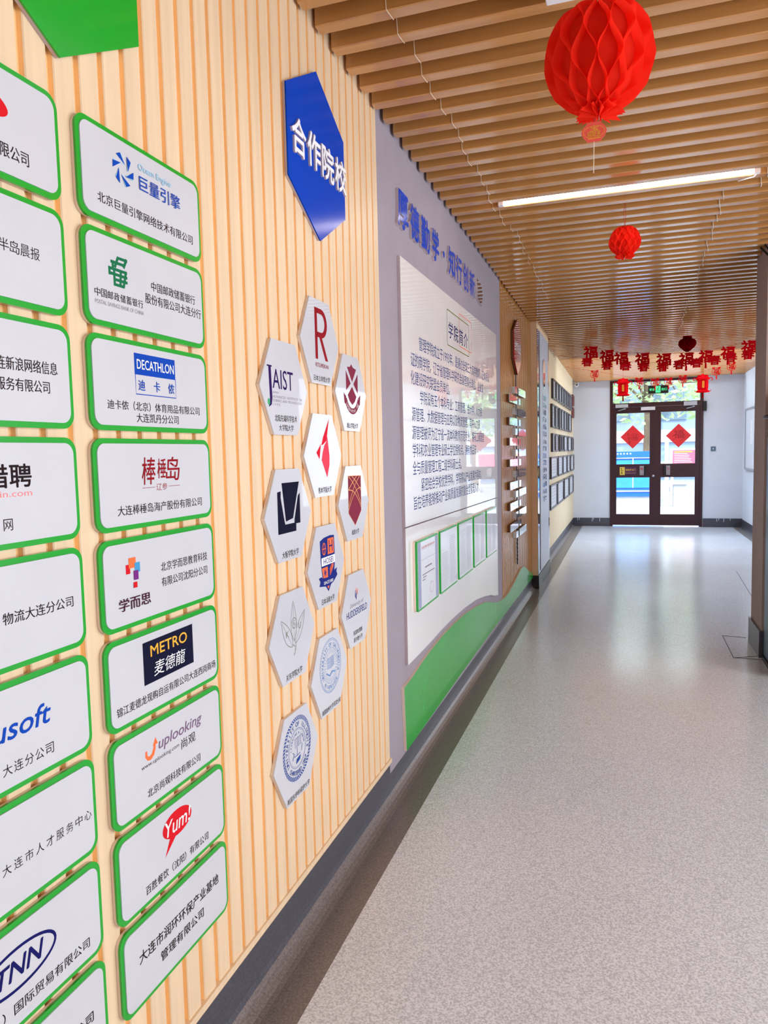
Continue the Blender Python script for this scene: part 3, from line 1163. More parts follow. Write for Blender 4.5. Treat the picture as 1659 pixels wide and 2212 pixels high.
for du in (-.016, .006):
    lg.stroke(su, [(cu + du, cv + .004), (cu + du + .018, cv + .006), (cu + du + .018, cv + .032), (cu + du, cv + .030)], .0012, True)
    for k in range(4):
        lg.stroke(su, [(cu + du + .002, cv + .009 + k * .006), (cu + du + .016, cv + .010 + k * .006)], .0008)
lg.stroke(su, [(cu - .002, cv + .004), (cu - .002, cv - .022)], .0016)
lg.stroke(su, [(cu - .022, cv - .020), (cu + .018, cv - .020)], .0016)
lg.poly(su, [(cu - .012, cv - .044), (cu + .014, cv - .038), (cu + .020, cv - .026), (cu - .006, cv - .031)])
lg.stroke(su, [(cu + .026, cv - .018), (cu + .032, cv + .004)], .0018)
lg.stroke(su, [(cu - .034, cv - .026), (cu - .022, cv - .012), (cu - .030, cv - .004)], .0022)
tx.text(dblack, '美国东伊利诺伊大学', -.073, -.122, .077, -.105)
fin(t, lg, tx)

# ------------------------------------------------------------------ blue motto letters on the grey wall
mu = 'blue raised character of the motto above the white board, '
LT = [('厚', 2.965, 3.125), ('德', 3.152, 3.298), ('勤', 3.330, 3.484), ('学', 3.528, 3.668), ('·', 3.752, 3.787), ('知', 3.874, 4.030), ('行', 4.052, 4.204), ('创', 4.236, 4.380), ('新', 4.418, 4.576)]
ords = ['first from the left', 'second from the left', 'third from the left', 'fourth, just before the dot', '', 'first after the dot', 'second after the dot', 'third after the dot', 'last, beside the lens-shaped plate']
for (ch, a, b), od in zip(LT, ords):
    if ch == '·':
        mb = MB()
        mb.prism([(3.770 + .018 * math.cos(2 * PI * k / 16), 2.424 + .017 * math.sin(2 * PI * k / 16)) for k in range(16)], .0205, .032, WL, 0, 1)
        o = obj('motto_dot', mb, [blueac, lettergrey])
        tag(o, 'small round blue raised dot in the middle of the motto above the white board', 'sign', 'raised blue motto characters')
        continue
    o = obj('motto_character', solid_text(ch, WL, a, 2.347, b, 2.502, .0205, .032, .030), [blueac, lettergrey])
    tag(o, mu + od, 'sign', 'raised blue motto characters')
pts = [(4.637, 2.496)] + [(4.735 + .105 * math.sin(a), 2.421 + .075 * math.cos(a)) for a in [k * PI / 10 for k in range(2, 9)]] + [(4.79, 2.345), (4.66, 2.375), (4.675, 2.420)]
mb = MB(); mb.prism(pts, .0205, .032, WL, 0, 1)
tag(obj('motto_end_plate', mb, [pm('midnight_gloss', (6, 16, 70), .12, coat=1, coat_rough=.01), lettergrey]), 'dark blue lens-shaped glossy plate closing the motto on the grey wall', 'sign')

# ------------------------------------------------------------------ white introduction board
t = thing('information_board', 'tall glossy white board with a wavy foot and printed paragraphs on the grey wall', 'board', (0, 4.15, .343))
mb = MB(); mb.prism([(2.978, 1.088), (5.322, 1.068), (5.330, 2.240), (2.978, 2.226)], .0205, .034, WL, 0, 1)
obj('upper_panel', mb, [boardw, boardedge], t)
wave = [(2.979, .483), (3.10, .484), (3.336, .487), (3.57, .495), (3.834, .498), (4.136, .492), (4.484, .472), (4.802, .434), (5.0, .402), (5.163, .366), (5.313, .343)]
mb = MB(); mb.prism(wave + [(5.322, 1.062), (2.979, 1.082)], .0205, .033, WL, 0, 1)
obj('lower_panel', mb, [boardw, boardedge], t)
hd = Decal(WL, .0344)
hd.stroke(dorange, rrect(4.10, 2.0, 4.437, 2.181, .012, 3), .004, True)
hd.up()
hd.stroke(dolive, rrect(3.805, 1.970, 4.362, 2.154, .014, 3), .005, True)
for i, ch in enumerate('学院简介'):
    hd.text(dnavy, ch, 3.838 + i * .128, 2.012, 3.838 + i * .128 + .105, 2.098, .004, .05)
hd.build('heading', t)
pg = Decal(WL, .0344)
CW = .0655
rows = [(3.245, 1.900, '管理学院成立于1993年，是通过全球三大商学教育认证体系认'), (3.107, 1.816, '证的商学院，辽宁省管理科学研究会副理事长单位、企业文'), (3.102, 1.737, '化建设研究联盟会员单位。'), (3.244, 1.657, '学院设有五个本科专业：工商管理、会计学、人力资'), (3.108, 1.576, '源管理、大数据管理与应用以及物流管理，其中人力资'), (3.107, 1.494, '源管理被评为辽宁省一流本科教育示范专业，拥有工商管理'), (3.107, 1.415, '学科和农业管理专业硕士学位授权点。拥有食品安'), (3.106, 1.336, '全与质量管理工程二级学科硕士点。'), (3.239, 1.256, '紧密结合学校优势学科，学院将以产业发展为导向，'), (3.106, 1.179, '旨在培养能够推动产业高质量发展的复合型管理人才。')]
for u, v, s_t in rows:
    k = 0.0
    for ch in s_t:
        pg.char(dink, ch, u + k * CW, v - .024, .068)
        k += .56 if ch.isdigit() else 1
pg.build('paragraphs', t)

# document frames on the board's foot
dpale = pm('pale_text_print', (182, 184, 198), .5)
docl = ['document frame with grey margins and red seal, leftmost on the foot of the white board', 'document frame with a blue signature, second on the foot of the white board', 'document frame of two text columns, third from the left under the white board', 'document frame with a dark left edge, fourth from the left under the white board', 'document frame at the far right under the white board']
for i in range(5):
    a = 3.083 + i * .4235
    b = a + .383
    t = thing('document_frame', docl[i], 'frame', (0, (a + b) / 2, .694), 'document frames on the foot of the white board')
    mb = MB(); mb.prism(rrect(a, .694, b, 1.012, .014), .0335, .044, WL)
    obj('backing', mb, cream, t)
    mb = MB(); mb.prism(rrect(a, .694, b, 1.012, .014), .044, .052, WL)
    obj('green_edge', mb, wavegreen, t)
    mb = MB(); mb.prism(rrect(a + .012, .704, b - .008, 1.003, .006), .052, .0535, WL)
    obj('sheet', mb, paperw, t)
    d = Decal(WL, .0539, a, .694)
    if i == 0:
        d.rect(pm('blue_grey_margin', (150, 158, 190), .5), .014, .012, .058, .308)
        d.rect(MATS['blue_grey_margin'], .322, .012, .372, .308)
        for k in range(9):
            d.stroke(pm('seal_red_print', (196, 110, 116), .5) if k == 0 else MATS['seal_red_print'], [(.084 + k * .026, .270), (.084 + k * .026, .288)], .004)
            d.stroke(MATS['seal_red_print'], [(.080 + k * .026, .280), (.096 + k * .026, .281)], .004)
        d.stroke(dgrey, [(.066, .225), (.316, .225)], .001)
        d.stroke(dgrey, [(.13, .185), (.25, .185)], .006)
        for k, (p, q) in enumerate(((.08, .30), (.09, .15), (.08, .13))):
            d.stroke(dgrey, [(p, .155 - k * .012), (q, .155 - k * .012)], .004)
        d.ring(MATS['seal_red_print'], .245, .075, .034, .026, .0014)
    else:
        for cc in range(2):
            for k in range(24):
                l_ = .145 * random.uniform(.75, 1)
                v_ = (.27 if not (i == 1 and cc == 0) else .20) - k * .0105
                if v_ < .02:
                    break
                d.stroke(dpale, [(.030 + cc * .17, v_), (.030 + cc * .17 + l_, v_)], .0032)
        if i == 1:
            d.stroke(dink, [(.318, .038), (.328, .020), (.338, .045), (.346, .018), (.36, .046)], .003)
    d.build('print', t)

# green wave boards along the skirting
g_top = [(2.911, .404), (3.027, .412), (3.2, .432), (3.352, .446), (3.588, .460), (3.853, .462), (4.157, .454), (4.506, .427), (4.826, .389), (5.0, .352), (5.211, .307)]
g_bot = [(5.211, .140), (4.488, .138), (3.831, .132), (3.33, .124), (2.93, .118)]
mb = MB(); mb.prism(g_bot + [(2.93, .118)][:0] + g_top, .0205, .034, WL, 0, 1)
tag(obj('wave_board', mb, [wavegreen, cream]), 'long green wave-topped board under the white board, nearer piece', 'board')
g_top2 = [(5.214, .306), (5.36, .284), (5.498, .271), (5.70, .262), (5.847, .268), (6.05, .284), (6.242, .306), (6.4, .328), (6.534, .342), (6.65, .342), (6.768, .328), (6.9, .290), (7.016, .254), (7.2, .206), (7.405, .168)]
mb = MB(); mb.prism([(7.405, .120), (5.214, .139)] + g_top2, .0225, .034, WL, 0, 1)
tag(obj('wave_board', mb, [wavegreen, cream]), 'green wave-topped board humped before the pillar, farther piece under the burgundy hexagon', 'board')

# ------------------------------------------------------------------ burgundy hexagon and its hanging plates
t = thing('title_hexagon', 'glossy burgundy hexagon on the amber slats above the hanging plates', 'sign', (0, 6.32, 2.04))
mb = MB(); mb.prism(hexpts(6.32, 2.277, .230, True), .0225, .040, WL)
obj('backing', mb, amber_dk, t)
mb = MB(); mb.prism(hexpts(6.32, 2.277, .232, True), .040, .050, WL)
obj('face', mb, burg, t)
d = Decal(WL, .0504)
for i, ch in enumerate('合作企业'):
    d.text(dwhite, ch, 6.14 + i * .092, 2.235, 6.14 + i * .092 + .082, 2.320, .008)
d.build('lettering', t)
mb = MB(); mb.tube([(.034, 6.315, 2.045), (.034, 6.315, .42)], .006, 6)
for k in range(9):
    zz = .72 - k * .034
    mb.tube([(.034 + .006 * math.cos(2 * PI * j / 10), 6.315 + .010 * math.sin(2 * PI * j / 10), zz + .016 * math.cos(2 * PI * j / 10)) for j in range(11)], .003, 5)
tag(obj('hanging_chain', mb, frame_dk), 'thin dark chain hanging from the burgundy hexagon between the plates', 'chain')
names = ['topmost', 'second from the top', 'third from the top', 'fourth from the top', 'fifth from the top', 'sixth from the top', 'seventh from the top', 'lowest']
for side, zs in ((1, (1.94, 1.763, 1.592, 1.417, 1.238, 1.069, .891, .724)), (-1, (1.855, 1.673, 1.508, 1.334, 1.150, .981, .808))):
    for k, zt in enumerate(zs):
        nm = names[k] if not (side == -1 and k == 6) else 'lowest'
        a, b = (6.355, 6.80) if side == 1 else (5.848, 6.275)
        ta, tb_ = (6.152, 6.280) if side == 1 else (6.352, 6.466)
        t = thing('name_plate', 'mirror-gloss plate on the ' + ('pillar' if side == 1 else 'near') + ' side of the chain, ' + nm, 'plate', (0, (a + b) / 2, zt - .062), 'gloss plates along the hanging chain')
        mb = MB(); mb.box(.0225, .044, a + .004, b - .004, zt - .060, zt - .002)
        obj('backing', mb, amber_dk, t)
        mb = MB(); mb.box(.044, .050, a, b, zt - .062, zt)
        obj('plate_face', mb, platem, t)
        mb = MB(); mb.box(.0225, .050, ta, tb_, zt - .058, zt - .004)
        obj('year_tag', mb, platem, t)

# ------------------------------------------------------------------ pillar sign
t = thing('pillar_sign', 'tall silver sign with mirror edges and chrome characters on the left pillar', 'sign', (.08, 8.0, .14))
mb = MB(); mb.prism([(7.435, .14), (8.555, .14), (8.555, 2.60), (7.435, 2.60)], .0805, .086, lambda u, v, d: (d, u, v))
obj('mirror_plate', mb, chrome, t)
mb = MB(); mb.box(.0862, .092, 7.60, 8.40, .16, 2.60)
obj('centre_panel', mb, pm('silver_grey_panel', (196, 202, 214), .4, var=.02), t)
mb = MB(); mb.prism([(7.93 + .11 * math.cos(2 * PI * k / 28), 2.20 + .155 * math.sin(2 * PI * k / 28)) for k in range(28)], .0922, .100, WL)
obj('oval_mirror', mb, chrome, t)
mb = MB()
rg = random.Random(3)
for c_, ux in ((0, 7.80), (1, 7.98)):
    z = 1.92
    while z > .85:
        for k in range(5):                       # illegible chrome strokes
            if rg.random() < .5:
                uu, vv, ln = ux + rg.uniform(0, .03), z + rg.uniform(0, .055), rg.uniform(.04, .09)
                mb.box(.0921, .104, uu, uu + ln, vv, vv + .010)
            else:
                uu, vv, ln = ux + rg.uniform(0, .10), z + rg.uniform(0, .01), rg.uniform(.03, .06)
                mb.box(.0921, .104, uu, uu + .014, vv, vv + ln)
        z -= .076
obj('chrome_characters', mb, chrome, t)

# second label strip and the certificates
t = thing('heading_strip', 'pale grey strip with small dark row headings just past the pillar', 'sign', (0, 9.14, .3))
mb = MB(); mb.box(.0004, .0008, 8.66, 9.33, .30, 2.55)
obj('strip_panel', mb, MATS['silver_grey_panel'], t)
mb = MB()
for zc_, y_ in ((2.10, 9.17), (1.78, 9.17), (1.44, 9.17), (1.12, 9.15), (.80, 9.15)):
    for k in range(3):
        for j in range(3):
            if rg.random() < .85:
                mb.box(.0009, .012, y_ + j * .055 + rg.uniform(0, .01), y_ + .04 + j * .055, zc_ + k * .045, zc_ + k * .045 + rg.uniform(.015, .036))
obj('row_headings', mb, chrome, t)

CR = {'top': [(9.70, 10.12), (10.18, 10.56), (10.63, 11.0), (11.07, 11.41), (11.49, 11.84), (11.92, 12.25), (12.30, 12.62), (12.68, 13.08)],
      'second': [(9.57, 9.98), (10.06, 10.44), (10.62, 10.94), (11.01, 11.43), (11.51, 11.91), (11.98, 12.28), (12.42, 12.97)],
      'third': [(9.62, 9.99), (10.05, 10.49), (10.71, 10.97), (11.04, 11.31), (11.44, 12.09), (12.24, 12.99), (13.08, 13.47)],
      'fourth': [(9.41, 10.34), (10.45, 11.18), (11.26, 11.97), (12.06, 12.69), (12.79, 13.6)],
      'bottom': [(9.34, 10.27), (10.34, 11.31), (11.47, 12.40), (12.49, 13.43)]}
CZ = {'top': (2.065, 2.32), 'second': (1.69, 1.99), 'third': (1.375, 1.615), 'fourth': (1.03, 1.31), 'bottom': (.64, .955)}
onames = ['nearest the camera', 'second from the pillar', 'third from the pillar', 'fourth from the pillar', 'fifth from the pillar', 'sixth from the pillar', 'seventh from the pillar', 'eighth from the pillar']


def certificate(a, b, z0, z1, label, fm=frame_dk):
    t = thing('certificate_frame', label, 'frame', (0, (a + b) / 2, z0), 'framed certificates on the straw slats')
    w_ = .022
    mb = MB()
    mb.box(.0008, .030, a, b, z0, z0 + w_); mb.box(.0008, .030, a, b, z1 - w_, z1)
    mb.box(.0008, .030, a, a + .035, z0 + w_, z1 - w_); mb.box(.0008, .030, b - .035, b, z0 + w_, z1 - w_)
    obj('frame', mb, fm, t)
    mb = MB(); mb.box(.001, .018, a + .035, b - .035, z0 + w_, z1 - w_)
    obj('certificate', mb, paperw, t)
    d = Decal(WL, .0184)
    n_ = 5
    for k in range(n_):
        vv = z1 - w_ - (z1 - z0 - .05) * (k + 1) / (n_ + 1.2)
        q = .55 if k == 0 else random.uniform(.5, .8)
        c_ = (a + b) / 2
        d.stroke(dgrey, [(c_ - (b - a) * .4 * q, vv), (c_ + (b - a) * .4 * q, vv)], .006)
    d.build('print', t)


for rw in CR:
    for k, (a, b) in enumerate(CR[rw]):
        od = onames[k]
        if k == len(CR[rw]) - 1:
            od = 'nearest the end wall'
        certificate(a, b, CZ[rw][0], CZ[rw][1], 'framed certificate in the ' + rw + ' row on the straw slats, ' + od)
certificate(13.29, 13.64, 2.17, 2.36, 'small red-brown framed certificate by the end wall, upper of two', pm('red_brown_frame', (112, 44, 40), .4))
certificate(13.29, 13.64, 1.96, 2.14, 'small red-brown framed certificate by the end wall, lower of two', MATS['red_brown_frame'])

# ------------------------------------------------------------------ end door
EM = end_map_at(YE)
d1 = bpy.data.objects.new('door_1', None)
COL.objects.link(d1)
d1.location = (1.41, YE, 0)
d1['kind'] = 'structure'


def ebox(mb, u0, u1, v0, v1, da, db, mi=0):
    mb.box(u0, u1, YE - db, YE - da, v0, v1, mi)


mb = MB()
ebox(mb, .640, .690, 0, 2.595, -.08, .02); ebox(mb, 2.130, 2.180, 0, 2.595, -.08, .02)
ebox(mb, .69, 2.13, 2.125, 2.195, -.08, .02); ebox(mb, .69, 2.13, 2.56, 2.595, -.08, .02)
obj('door_frame', mb, doorbr, d1)
mb = MB(); ebox(mb, .69, 2.13, 2.195, 2.56, -.035, -.030)
obj('transom_pane', mb, glassm, d1)
for (a, b, g0, g1) in ((.690, 1.4098, .752, 1.311), (1.4102, 2.130, 1.497, 2.056)):
    lf = MB()
    ebox(lf, a, g0, .02, 2.122, -.045, .005); ebox(lf, g1, b, .02, 2.122, -.045, .005)
    ebox(lf, g0, g1, 2.018, 2.122, -.045, .005); ebox(lf, g0, g1, .873, 1.112, -.045, .005); ebox(lf, g0, g1, .02, .216, -.045, .005)
    lfo = obj('door_leaf', lf, doorbr, d1)
    p_ = MB(); ebox(p_, g0, g1, 1.112, 2.018, -.022, -.018)
    obj('upper_pane', p_, glassm, lfo)
    p_ = MB(); ebox(p_, g0, g1, .216, .873, -.022, -.018)
    obj('lower_pane', p_, glassm, lfo)
    pa = (1.146, 1.217) if a < 1 else (1.587, 1.651)
    p_ = MB(); ebox(p_, pa[0], pa[1], .914, 1.079, .005, .012)
    pl = obj('push_plate', p_, steel, lfo)
    q_ = Decal(EM, .0124)
    q_.text(dred, '推' if a < 1 else '拉', pa[0] + .012, 1.000, pa[1] - .012, 1.050, .01)
    q_.text(dred, 'PUSH' if a < 1 else 'PULL', pa[0] + .014, .930, pa[1] - .014, .944)
    q_.build('push_lettering', pl)
    hb = (1.222, 1.250) if a < 1 else (1.548, 1.578)
    p_ = MB(); ebox(p_, hb[0], hb[1], .914, 1.079, .005, .045)
    obj('pull_handle', p_, blackpl, lfo)
p_ = MB(); p_.lathe([(.0, 0), (.020, 0), (.020, .012), (.008, .016), (.0, .016)], (0, 0, 0), 20)
p_.v = [(1.373 + x, YE - .005 - z, .901 + y_) for x, y_, z in p_.v]
obj('lock', p_, steel, d1)
for (u0, u1, v0, v1) in ((.735, .947, 2.116, 2.176), (1.862, 2.074, 2.113, 2.183)):
    p_ = MB(); ebox(p_, u0, u1, v0, v1, .02, .065)
    cl = obj('door_closer', p_, pm('closer_grey', (190, 192, 200), .4), d1)
    p_ = MB()
    c_ = (u0 + u1) / 2
    p_.tube([(c_ + .03, YE - .05, v0 - .005), (c_ + .07, YE - .10, v0 - .02), (c_ - .06, YE - .04, v0 - .05)], .010, 6)
    obj('closer_arm', p_, steel, cl)
p_ = MB(); ebox(p_, 1.163, 1.398, 2.060, 2.116, .006, .03)
obj('magnet_plate', p_, whitepl, d1)
p_ = MB(); ebox(p_, 2.170, 2.228, 2.008, 2.175, .021, .06)
obj('access_reader', p_, blackpl, d1)
mb = MB(); ebox(mb, .60, .64, .148, 2.59, -.001, .004); ebox(mb, 2.18, 2.215, .148, 2.59, -.001, .004)
struct('trim_6', mb, whitep)

# red diamond fu posters on the panes
for (cu, cv, lab, fl) in ((1.027, 1.597, 'red diamond poster with small characters on the left door pane', 0), (1.787, 1.599, 'red diamond poster with one large turned character on the right door pane', 1)):
    t = thing('diamond_poster', lab, 'poster', (cu, YE, cv - .207))
    mb = MB(); mb.prism([(cu - .208, cv), (cu, cv - .207), (cu + .208, cv), (cu, cv + .207)], .0, .003, lambda u, v, d: (u, YE + .0175 - d, v))
    obj('sheet', mb, redpost, t)
    d = Decal(lambda u, v, d_: (u, YE + .0175 - d_, v), .0034)
    dp = pm('poster_dark_red', (176, 20, 36), .5) if not fl else MATS['poster_dark_red']
    if fl:
        d.text(dp, '福', cu - .085, cv - .05, cu + .085, cv + .10, .02)
        for k in range(12):
            a = rg.uniform(0, 2 * PI)
            d.ring(dp, cu + .10 * math.cos(a), cv - .02 + .07 * math.sin(a), .016, .012, .004, 10)
    else:
        d.text(dp, '福', cu - .01, cv - .06, cu + .085, cv + .05, .0)
        for k in range(3):
            for q in range(3):
                d.stroke(dp, [(cu - .10 + k * .012, cv + .06 - k * .07 - q * .018), (cu - .055 + k * .012, cv + .062 - k * .07 - q * .018)], .006)
            d.stroke(dp, [(cu - .078 + k * .012, cv + .072 - k * .07), (cu - .078 + k * .012, cv + .016 - k * .07)], .006)
        d.ring(dp, cu + .035, cv - .005, .062, .066, .004)
    d.build('print', t)
# warning sticker
t = thing('door_sticker', 'yellow and purple please-close-the-door sticker on the left door leaf', 'sign', (.95, YE - .005, .921))
mb = MB(); ebox(mb, .809, 1.091, .921, 1.063, .0055, .008)
obj('sheet', mb, pm('sticker_purple', (74, 30, 74), .5), t)
d = Decal(EM, .0084)
d.rect(pm('sticker_yellow', (226, 196, 84), .5), .809, .921, .895, 1.063)
d.up()
d.ell(dblack, .838, 1.035, .008, .010); d.stroke(dblack, [(.838, 1.02), (.842, .975), (.83, .935)], .008); d.stroke(dblack, [(.842, .975), (.856, .935)], .008); d.stroke(dblack, [(.838, 1.01), (.868, .995)], .006)
d.text(dgold, '请随手关门', .905, .990, 1.080, 1.030, .01)
d.text(dgold, 'Keep Door Closed', .905, .945, 1.080, .962)
d.build('print', t)

# exit sign, hung from the ceiling in front of the transom
t = thing('exit_sign', 'green lit exit sign with a running figure hanging before the transom window', 'sign', (1.44, YE - .12, 2.337))
mb = MB(); ebox(mb, 1.278, 1.607, 2.337, 2.475, .10, .125)
obj('sign_box', mb, signdk, t)
mb = MB(); mb.tube([(1.32, YE - .112, 2.475), (1.32, YE - .112, zc(YE) + .02)], .003); mb.tube([(1.565, YE - .112, 2.475), (1.565, YE - .112, zc(YE) + .02)], .003)
obj('hanging_rods', mb, steel, t)
d = Decal(EM, .1254)
d.text(signlit, '安全', 1.300, 2.385, 1.385, 2.430, .01)
d.text(signlit, '出口', 1.495, 2.385, 1.585, 2.430, .01)
d.rect(signlit, 1.400, 2.352, 1.480, 2.462)
d.up()
d.ell(signdk, 1.446, 2.443, .008, .008); d.stroke(signdk, [(1.444, 2.432), (1.436, 2.405), (1.418, 2.375)], .009); d.stroke(signdk, [(1.436, 2.405), (1.456, 2.392), (1.452, 2.366)], .008)
d.stroke(signdk, [(1.460, 2.428), (1.444, 2.424), (1.424, 2.418), (1.416, 2.404)], .006)
d.stroke(signdk, [(1.474, 2.462), (1.474, 2.352)], .003)
d.build('sign_print', t)

# switch plate, patch, camera, whiteboard
t = thing('wall_switch', 'small square grey switch plate on the end wall right of the door', 'switch', (2.345, YE, 1.315))
mb = MB(); ebox(mb, 2.305, 2.385, 1.315, 1.395, .0005, .010)
obj('plate', mb, pm('switch_grey', (96, 112, 136), .4), t)
mb = MB(); ebox(mb, 2.335, 2.352, 1.345, 1.368, .010, .014)
obj('button', mb, whitepl, t)
mb = MB(); ebox(mb, 2.42, 2.50, 1.185, 1.265, .0005, .004)
tag(obj('blank_plate', mb, whitep), 'white blank cover plate below the grey switch on the end wall', 'plate')
t = thing('security_camera', 'white turret security camera at the top of the far left corner', 'camera', (.06, YE - .12, 2.53))
mb = MB(); mb.lathe([(.0, .10), (.045, .10), (.048, .07), (.04, .06), (.0, .06)], (.06, YE - .12, 2.50), 20)
obj('base', mb, whitepl, t, True)
mb = MB(); mb.lathe([(.001, -.045), (.022, -.040), (.040, -.020), (.045, 0), (.040, .022), (.022, .04), (.001, .045)], (.066, YE - .135, 2.555), 20)
bl = obj('ball', mb, whitepl, t, True)
mb = MB(); mb.lathe([(.0, 0), (.014, 0), (.014, .006), (.0, .008)], (0, 0, 0), 16)
mb.v = [(.076 + x, YE - .180 - z, 2.548 + y_) for x, y_, z in mb.v]
obj('lens', mb, blackpl, bl)
t = thing('whiteboard', 'silver-framed white notice board on the bright right wall', 'board', (XR, 12.4, 1.0))
mb = MB(); mb.box(XR - .018, XR - .001, 11.4, 13.43, 1.0, 2.0)
obj('panel', mb, pm('notice_board_white', (226, 232, 242), .25, var=.02), t)
mb = MB()
for q in ((11.4, 13.43, 1.0, 1.03), (11.4, 13.43, 1.97, 2.0), (11.4, 11.43, 1.03, 1.97), (13.40, 13.43, 1.03, 1.97)):
    mb.box(XR - .026, XR - .001, *q)
obj('frame', mb, steel, t)
mb = MB(); mb.box(XR - .020, XR - .0182, 12.72, 12.86, 1.42, 1.80)
tag(obj('pinned_sheet', mb, dwhite), 'narrow white sheet pinned on the notice board on the right wall', 'paper')

# ------------------------------------------------------------------ ceiling fittings
yt = SLATS[min(range(len(SLATS)), key=lambda i: abs(SLATS[i] - 4.05))]
zt = zc(yt)
t = thing('tube_light', 'lit slim tube light running across the slatted ceiling', 'lamp', (.91, yt - SW - .014, zt))
mb = MB(); mb.tube([(.315, yt - SW - .016, zt + .012), (1.500, yt - SW - .016, zt + .012)], .011, 12)
obj('tube', mb, tubem, t, False)
mb = MB(); mb.box(.29, .316, yt - SW - .03, yt - SW - .002, zt, zt + .03); mb.box(1.499, 1.525, yt - SW - .03, yt - SW - .002, zt, zt + .03)
obj('end_cap', mb, whitepl, t)
mb = MB(); mb.tube([(1.52, yt - SW - .02, zt + .01), (1.50, yt - .06, zt - .012), (1.44, yt, zt - .004), (1.43, yt + .02, zt + .05)], .003, 5)
obj('lead', mb, whitepl, t)
t = thing('ceiling_panel_light', 'white boxy ceiling fitting cut off by the top edge above the big lantern', 'lamp', (1.3, 2.0, 2.65))
mb = MB(); mb.box(.713, 1.30, 1.70, 2.217, 2.657, zc(2.2) - .002)
obj('housing', mb, whitepl, t, bevel=.004)
mb = MB(); mb.box(.75, 1.26, 1.74, 2.16, 2.654, 2.657)
obj('diffuser', mb, pm('opal_diffuser', (240, 238, 236), .3), t)


def weave(name, x_of, y0, y1, r, m_, label):
    """a cord looped under every slat"""
    mb = MB()
    pts = []
    for ys in SLATS:
        if not y0 < ys < y1:
            continue
        x = x_of(ys) + random.uniform(-.012, .012)
        z = zc(ys)
        f = ys - SW
        pts += [(x, f - .004, z + .060), (x + .003, f - .004, z + .002), (x + .006, f + .004, z - .003), (x + .010, ys - .004, z - .003), (x + .012, ys + .004, z + .02), (x + .012, ys + .006, z + .064)]
    mb.tube(pts, r, 5)
    return tag(obj(name, mb, m_), label, 'cord')


weave('cord', lambda y_: (.265 if y_ < 4.3 else .30), 1.7, 6.4, .0012, thread, 'thin white cord looped under the ceiling slats near the left wall')
weave('cord', lambda y_: (1.56 if y_ < 4.2 else 1.385 + .012 * (y_ - 3)), 2.6, 8.6, .0022, thread, 'thin twisted cord looped under the ceiling slats right of the lanterns')

mb = MB(); mb.tube([(1.74, 5.30, 2.66), (1.77, 5.24, 2.60), (1.83, 5.20, 2.565), (1.95, 5.18, 2.56)], .007, 8); mb.tube([(1.76, 5.27, 2.67), (1.80, 5.23, 2.585), (1.90, 5.20, 2.55)], .005, 8)
tag(obj('cable', mb, blackpl), 'black loose cable drooping from the ceiling at the right pillar top', 'cable')


# ------------------------------------------------------------------ honeycomb lanterns
def honeycomb(name, loc, prof, N, K, m_, label, string_top, tagged=False, cap=False):
    """paper leaves that zigzag so that neighbours meet in diamond cells; prof = (radius, height) from top to bottom"""
    t = thing(name, label, 'lantern', loc)
    mb = MB()
    T_ = 14 * K
    def at(q):
        x = q * (len(prof) - 1)
        i = min(int(x), len(prof) - 2)
        f = x - i
        p = [prof[max(0, min(len(prof) - 1, i + e))] for e in (-1, 0, 1, 2)]
        return tuple(.5 * (2 * p[1][c] + (p[2][c] - p[0][c]) * f + (2 * p[0][c] - 5 * p[1][c] + 4 * p[2][c] - p[3][c]) * f * f
                           + (3 * p[1][c] - p[0][c] - 3 * p[2][c] + p[3][c]) * f ** 3) for c in (0, 1))
    for L_ in range(N):
        vs, fs = [], []
        for j in range(T_ + 1):
            q = j / T_
            r, z = at(q)
            ph = (q * K * 2) % 2
            tri = 1 - 2 * abs(ph - 1)
            s = math.sin(tri * PI / 2) * (1 if L_ % 2 else -1)
            amp = PI / N * .97
            jit = 0
            if q > .93:
                r *= 1 + .10 * math.sin(L_ * 2.3 + 1)
                z += .006 * math.sin(L_ * 3.7)
            for rr in (.10, .55, .85, 1.0):
                a = 2 * PI * L_ / N + s * amp * min(1, rr + .1)
                vs.append((r * rr * math.cos(a), r * rr * math.sin(a), z))
        for j in range(T_):
            for k in range(3):
                fs.append((j * 4 + k, j * 4 + k + 1, j * 4 + 5 + k, j * 4 + 4 + k))
        mb.add(vs, fs)
    obj('paper_ball', mb, m_, t, True, loc=(0, 0, 0))
    mb = MB(); mb.lathe([(.001, prof[0][1] - .012)] + [(r * .80, z * .96) for r, z in prof[:-2]] + [(.001, prof[-2][1] + .012)], (0, 0, 0), 32)  # inner core added to keep the cells bright
    obj('added_paper_core', mb, m_, t, True, loc=(0, 0, 0))
    mb = MB()
    ztop = prof[0][1]
    mb.tube([(0, 0, ztop - .01), (.004, 0, (ztop + string_top) / 2), (0, 0, string_top)], .0013, 5)
    mb.tube([(0, 0, ztop - .01), (-.008, 0, (ztop + string_top) / 2), (0, 0, string_top)], .0010, 5)
    obj('hanging_string', mb, redthread, t, loc=(0, 0, 0))
    if cap:
        mb = MB(); mb.lathe([(.0, ztop + .012), (.044, ztop + .010), (.046, ztop - .004), (.0, ztop - .006)], (0, 0, 0), 20)
        obj('top_disc', mb, m_, t, loc=(0, 0, 0))
    return t


p1 = [(.018, .128), (.060, .118), (.098, .096), (.122, .062), (.134, .020), (.134, -.018), (.124, -.055), (.103, -.085), (.077, -.106), (.058, -.116), (.050, -.122), (.060, -.136)]
LB = honeycomb('honeycomb_lantern', (.864, 2.0, 2.382), p1, 26, 3, redpaper, 'large red honeycomb paper lantern hanging nearest the camera', 2.715 - .016 - 2.382 + .02)
